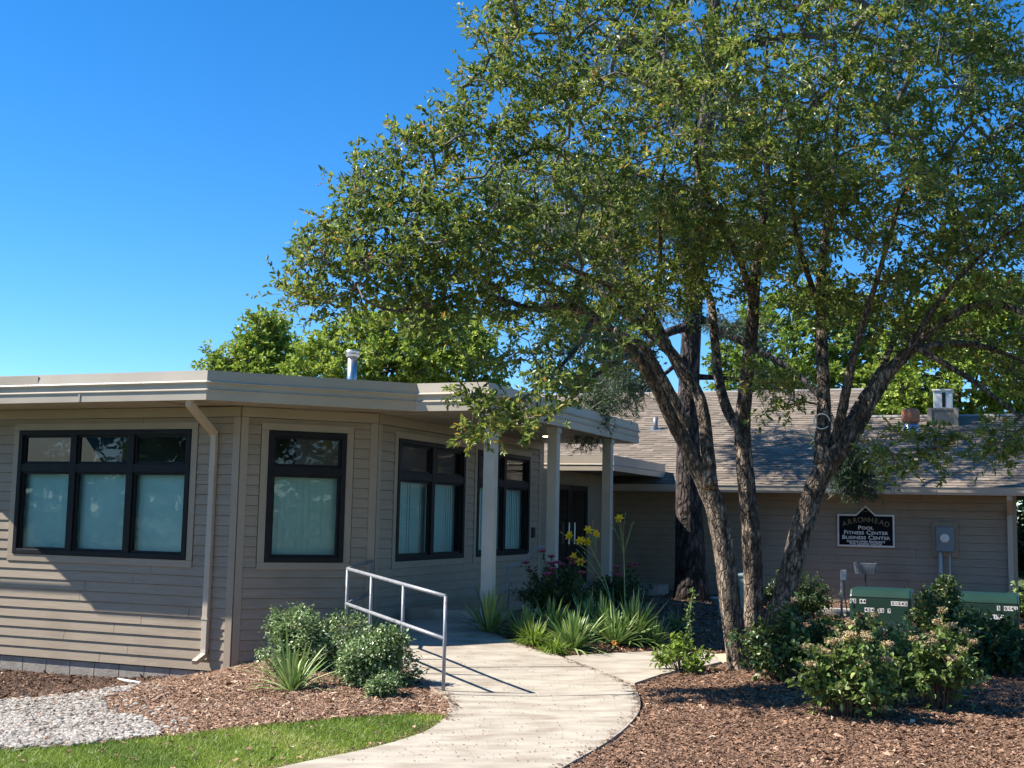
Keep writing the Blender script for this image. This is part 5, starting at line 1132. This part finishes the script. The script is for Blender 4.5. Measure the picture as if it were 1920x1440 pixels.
pc0 = gp(1385, 18.6); t = thing('pale_cabinet', pc0, 'pale grey-green utility pedestal half hidden behind the tree stems', 'utility cabinet'); hz = (atd(1385, 1079, 18.6)[2] - pc0[2]); b = rbox(pc0 + ZV * hz / 2, .26, .24, hz / 2); b.build('body', M['pale_metal'], t, bevel=.02); b = rbox(pc0 + ZV * (hz + .012), .275, .255, .018); b.build('lid', M['pale_metal'], t, bevel=.008)
# wall pad and low fittings by the sign
p = gp(1577, 20.6); t = thing('junction_post', p, 'thin grey post with junction box and hanging black cable', 'post'); zt3 = atd(1577, 1069, 20.6)[2]
b = MB(); b.box(wp(p, (p[2] + zt3) / 2), dA, dC, ZV, .018, .018, (zt3 - p[2]) / 2); b.build('post', M['grey_metal'], t); b = MB(); b.box(wp(p + dA * .045 - dC * .03, zt3 - .08), dA, dC, ZV, .045, .035, .085); b.build('box', M['grey_metal'], t, bevel=.006)
b = MB(); b.tube([wp(p + dA * .045 - dC * .03, zt3 - .16), wp(p + dA * .05 - dC * .03, zt3 - .4), wp(p + dA * .10 - dC * .05, p[2] + .06), wp(p + dA * .22 - dC * .05, p[2] + .03)], .009, 8); b.build('cable', M['cable'], t)
d_ = 22.2; p = gp(1622, d_); t = thing('flood_lamp', p, 'small grey louvred flood lamp on a thin stem below the sign', 'lamp'); zc = atd(1622, 1066, d_)[2]
b = MB(); n_ = 0; c = wp(p, zc); w0_, w1_ = .205, .175
b.poly([c + dA * sx * w_ + dC * y_ + ZV * z_ for (w_, y_, z_) in ((.20, -.10, .10), (.20, .10, .10), (.165, .06, -.10), (.165, -.06, -.10)) for sx in (-1, 1)], [(0, 1, 3, 2), (2, 3, 5, 4), (4, 5, 7, 6), (6, 7, 1, 0), (0, 2, 4, 6), (1, 7, 5, 3)]); hd = b.build('housing', M['grey_metal'], t, bevel=.008)
b = MB(); b.box(c + ZV * .10, dA, dC, ZV, .14, .055, .006); b.build('lens', M['dark'], hd)
for k in range(13):
    b = MB(); b.box(c - dC * .088 + dA * (-.15 + .025 * k) - ZV * .02, dA, dC, ZV, .004, .012, .07); b.build('fin', M['grey_metal'], hd)
b = MB(); b.tube([wp(p, zc - .1), wp(p, p[2] - .02)], .014, 8); b.build('stem', M['cable'], t)
q = gp(1617, 21.9); t = thing('ground_hatch', q, 'low metal frame box on the concrete pad below the flood lamp', 'box'); hz = .17; b = MB()
for sx in (-1, 1): b.box(q + dA * sx * .21 + ZV * hz / 2, dA, dC, ZV, .012, .14, hz / 2)
b.box(q + ZV * (hz + .006), dA, dC, ZV, .222, .15, .010); b.build('frame', M['grey_metal'], t); b = MB(); b.box(q + dC * .09 + ZV * hz / 2, dA, dC, ZV, .197, .006, hz / 2 - .004); b.build('back_panel', M['dark'], t)
q = gp(1575, 21.3); tag(MB().box(q + ZV * .02, dA, dC, ZV, .62, .45, .06).build('concrete_pad', M['concrete'], bevel=.01), kind='structure')
q = gp(1344, 21.2); t = thing('flower_pot', q, 'small pale flower pot in the shade beside the pine trunk', 'pot'); b = MB(); b.tube([q, q + ZV * .12, q + ZV * .125, q + ZV * .15], [.075, .105, .12, .12], 16); b.build('pot', M['pvc'], t, smooth=True)

q0 = pg(222, 1278) + ZV * .03; q1 = pg(264, 1283) + ZV * .03; t = thing('drain_pipe', q0 - ZV * .03, 'white plastic drain pipe end lying at the head of the stones', 'pipe'); b = MB(); b.tube([q0, q1], .019, 12); b.build('pipe', M['pvc'], t, smooth=True)
# ================================================================== street side, seen only in the windows
def block_poly(c, d, wpx): return None
ST = [(-30, 4, 'low-branched green tree across the lawn opposite the triple window'), (-27, 11, 'green tree across the lawn nearest the clubhouse end'), (-33, -4, 'green tree across the lawn furthest from the clubhouse'),
      (13, -17, 'low-branched street tree directly behind the car park kerb'), (20, -15, 'street tree at the car park entrance'), (27, -13, 'street tree furthest along the kerb'), (6, -22, 'street tree facing the bay window'), (-3, -25, 'street tree opposite the handrail')]
for k, (x, y, lab) in enumerate(ST):
    base = np.array([x, y, 0.0]); base[2] = gz(base); t = thing('street_tree', base, lab, 'tree', 'trees on the street side'); top = base + ZV * 7.5
    main = resample(np.array([np.r_[base - ZV * .05, .24], np.r_[base + ZV * 3, .18], np.r_[top, .03]]), .5); c = base + ZV * 4.6 + rdir(230) * np.array([4.2, 4.2, 4.2]) * rng.uniform(.4, 1, (230, 1)) ** .5
    leafy_tree(t, [main], c, M['leaf_bg'], (.30, .19), 5, 8, (.5, .9), 'bark', .012, maxr=.1, trunk_sides=8, tint_bias=-.25)
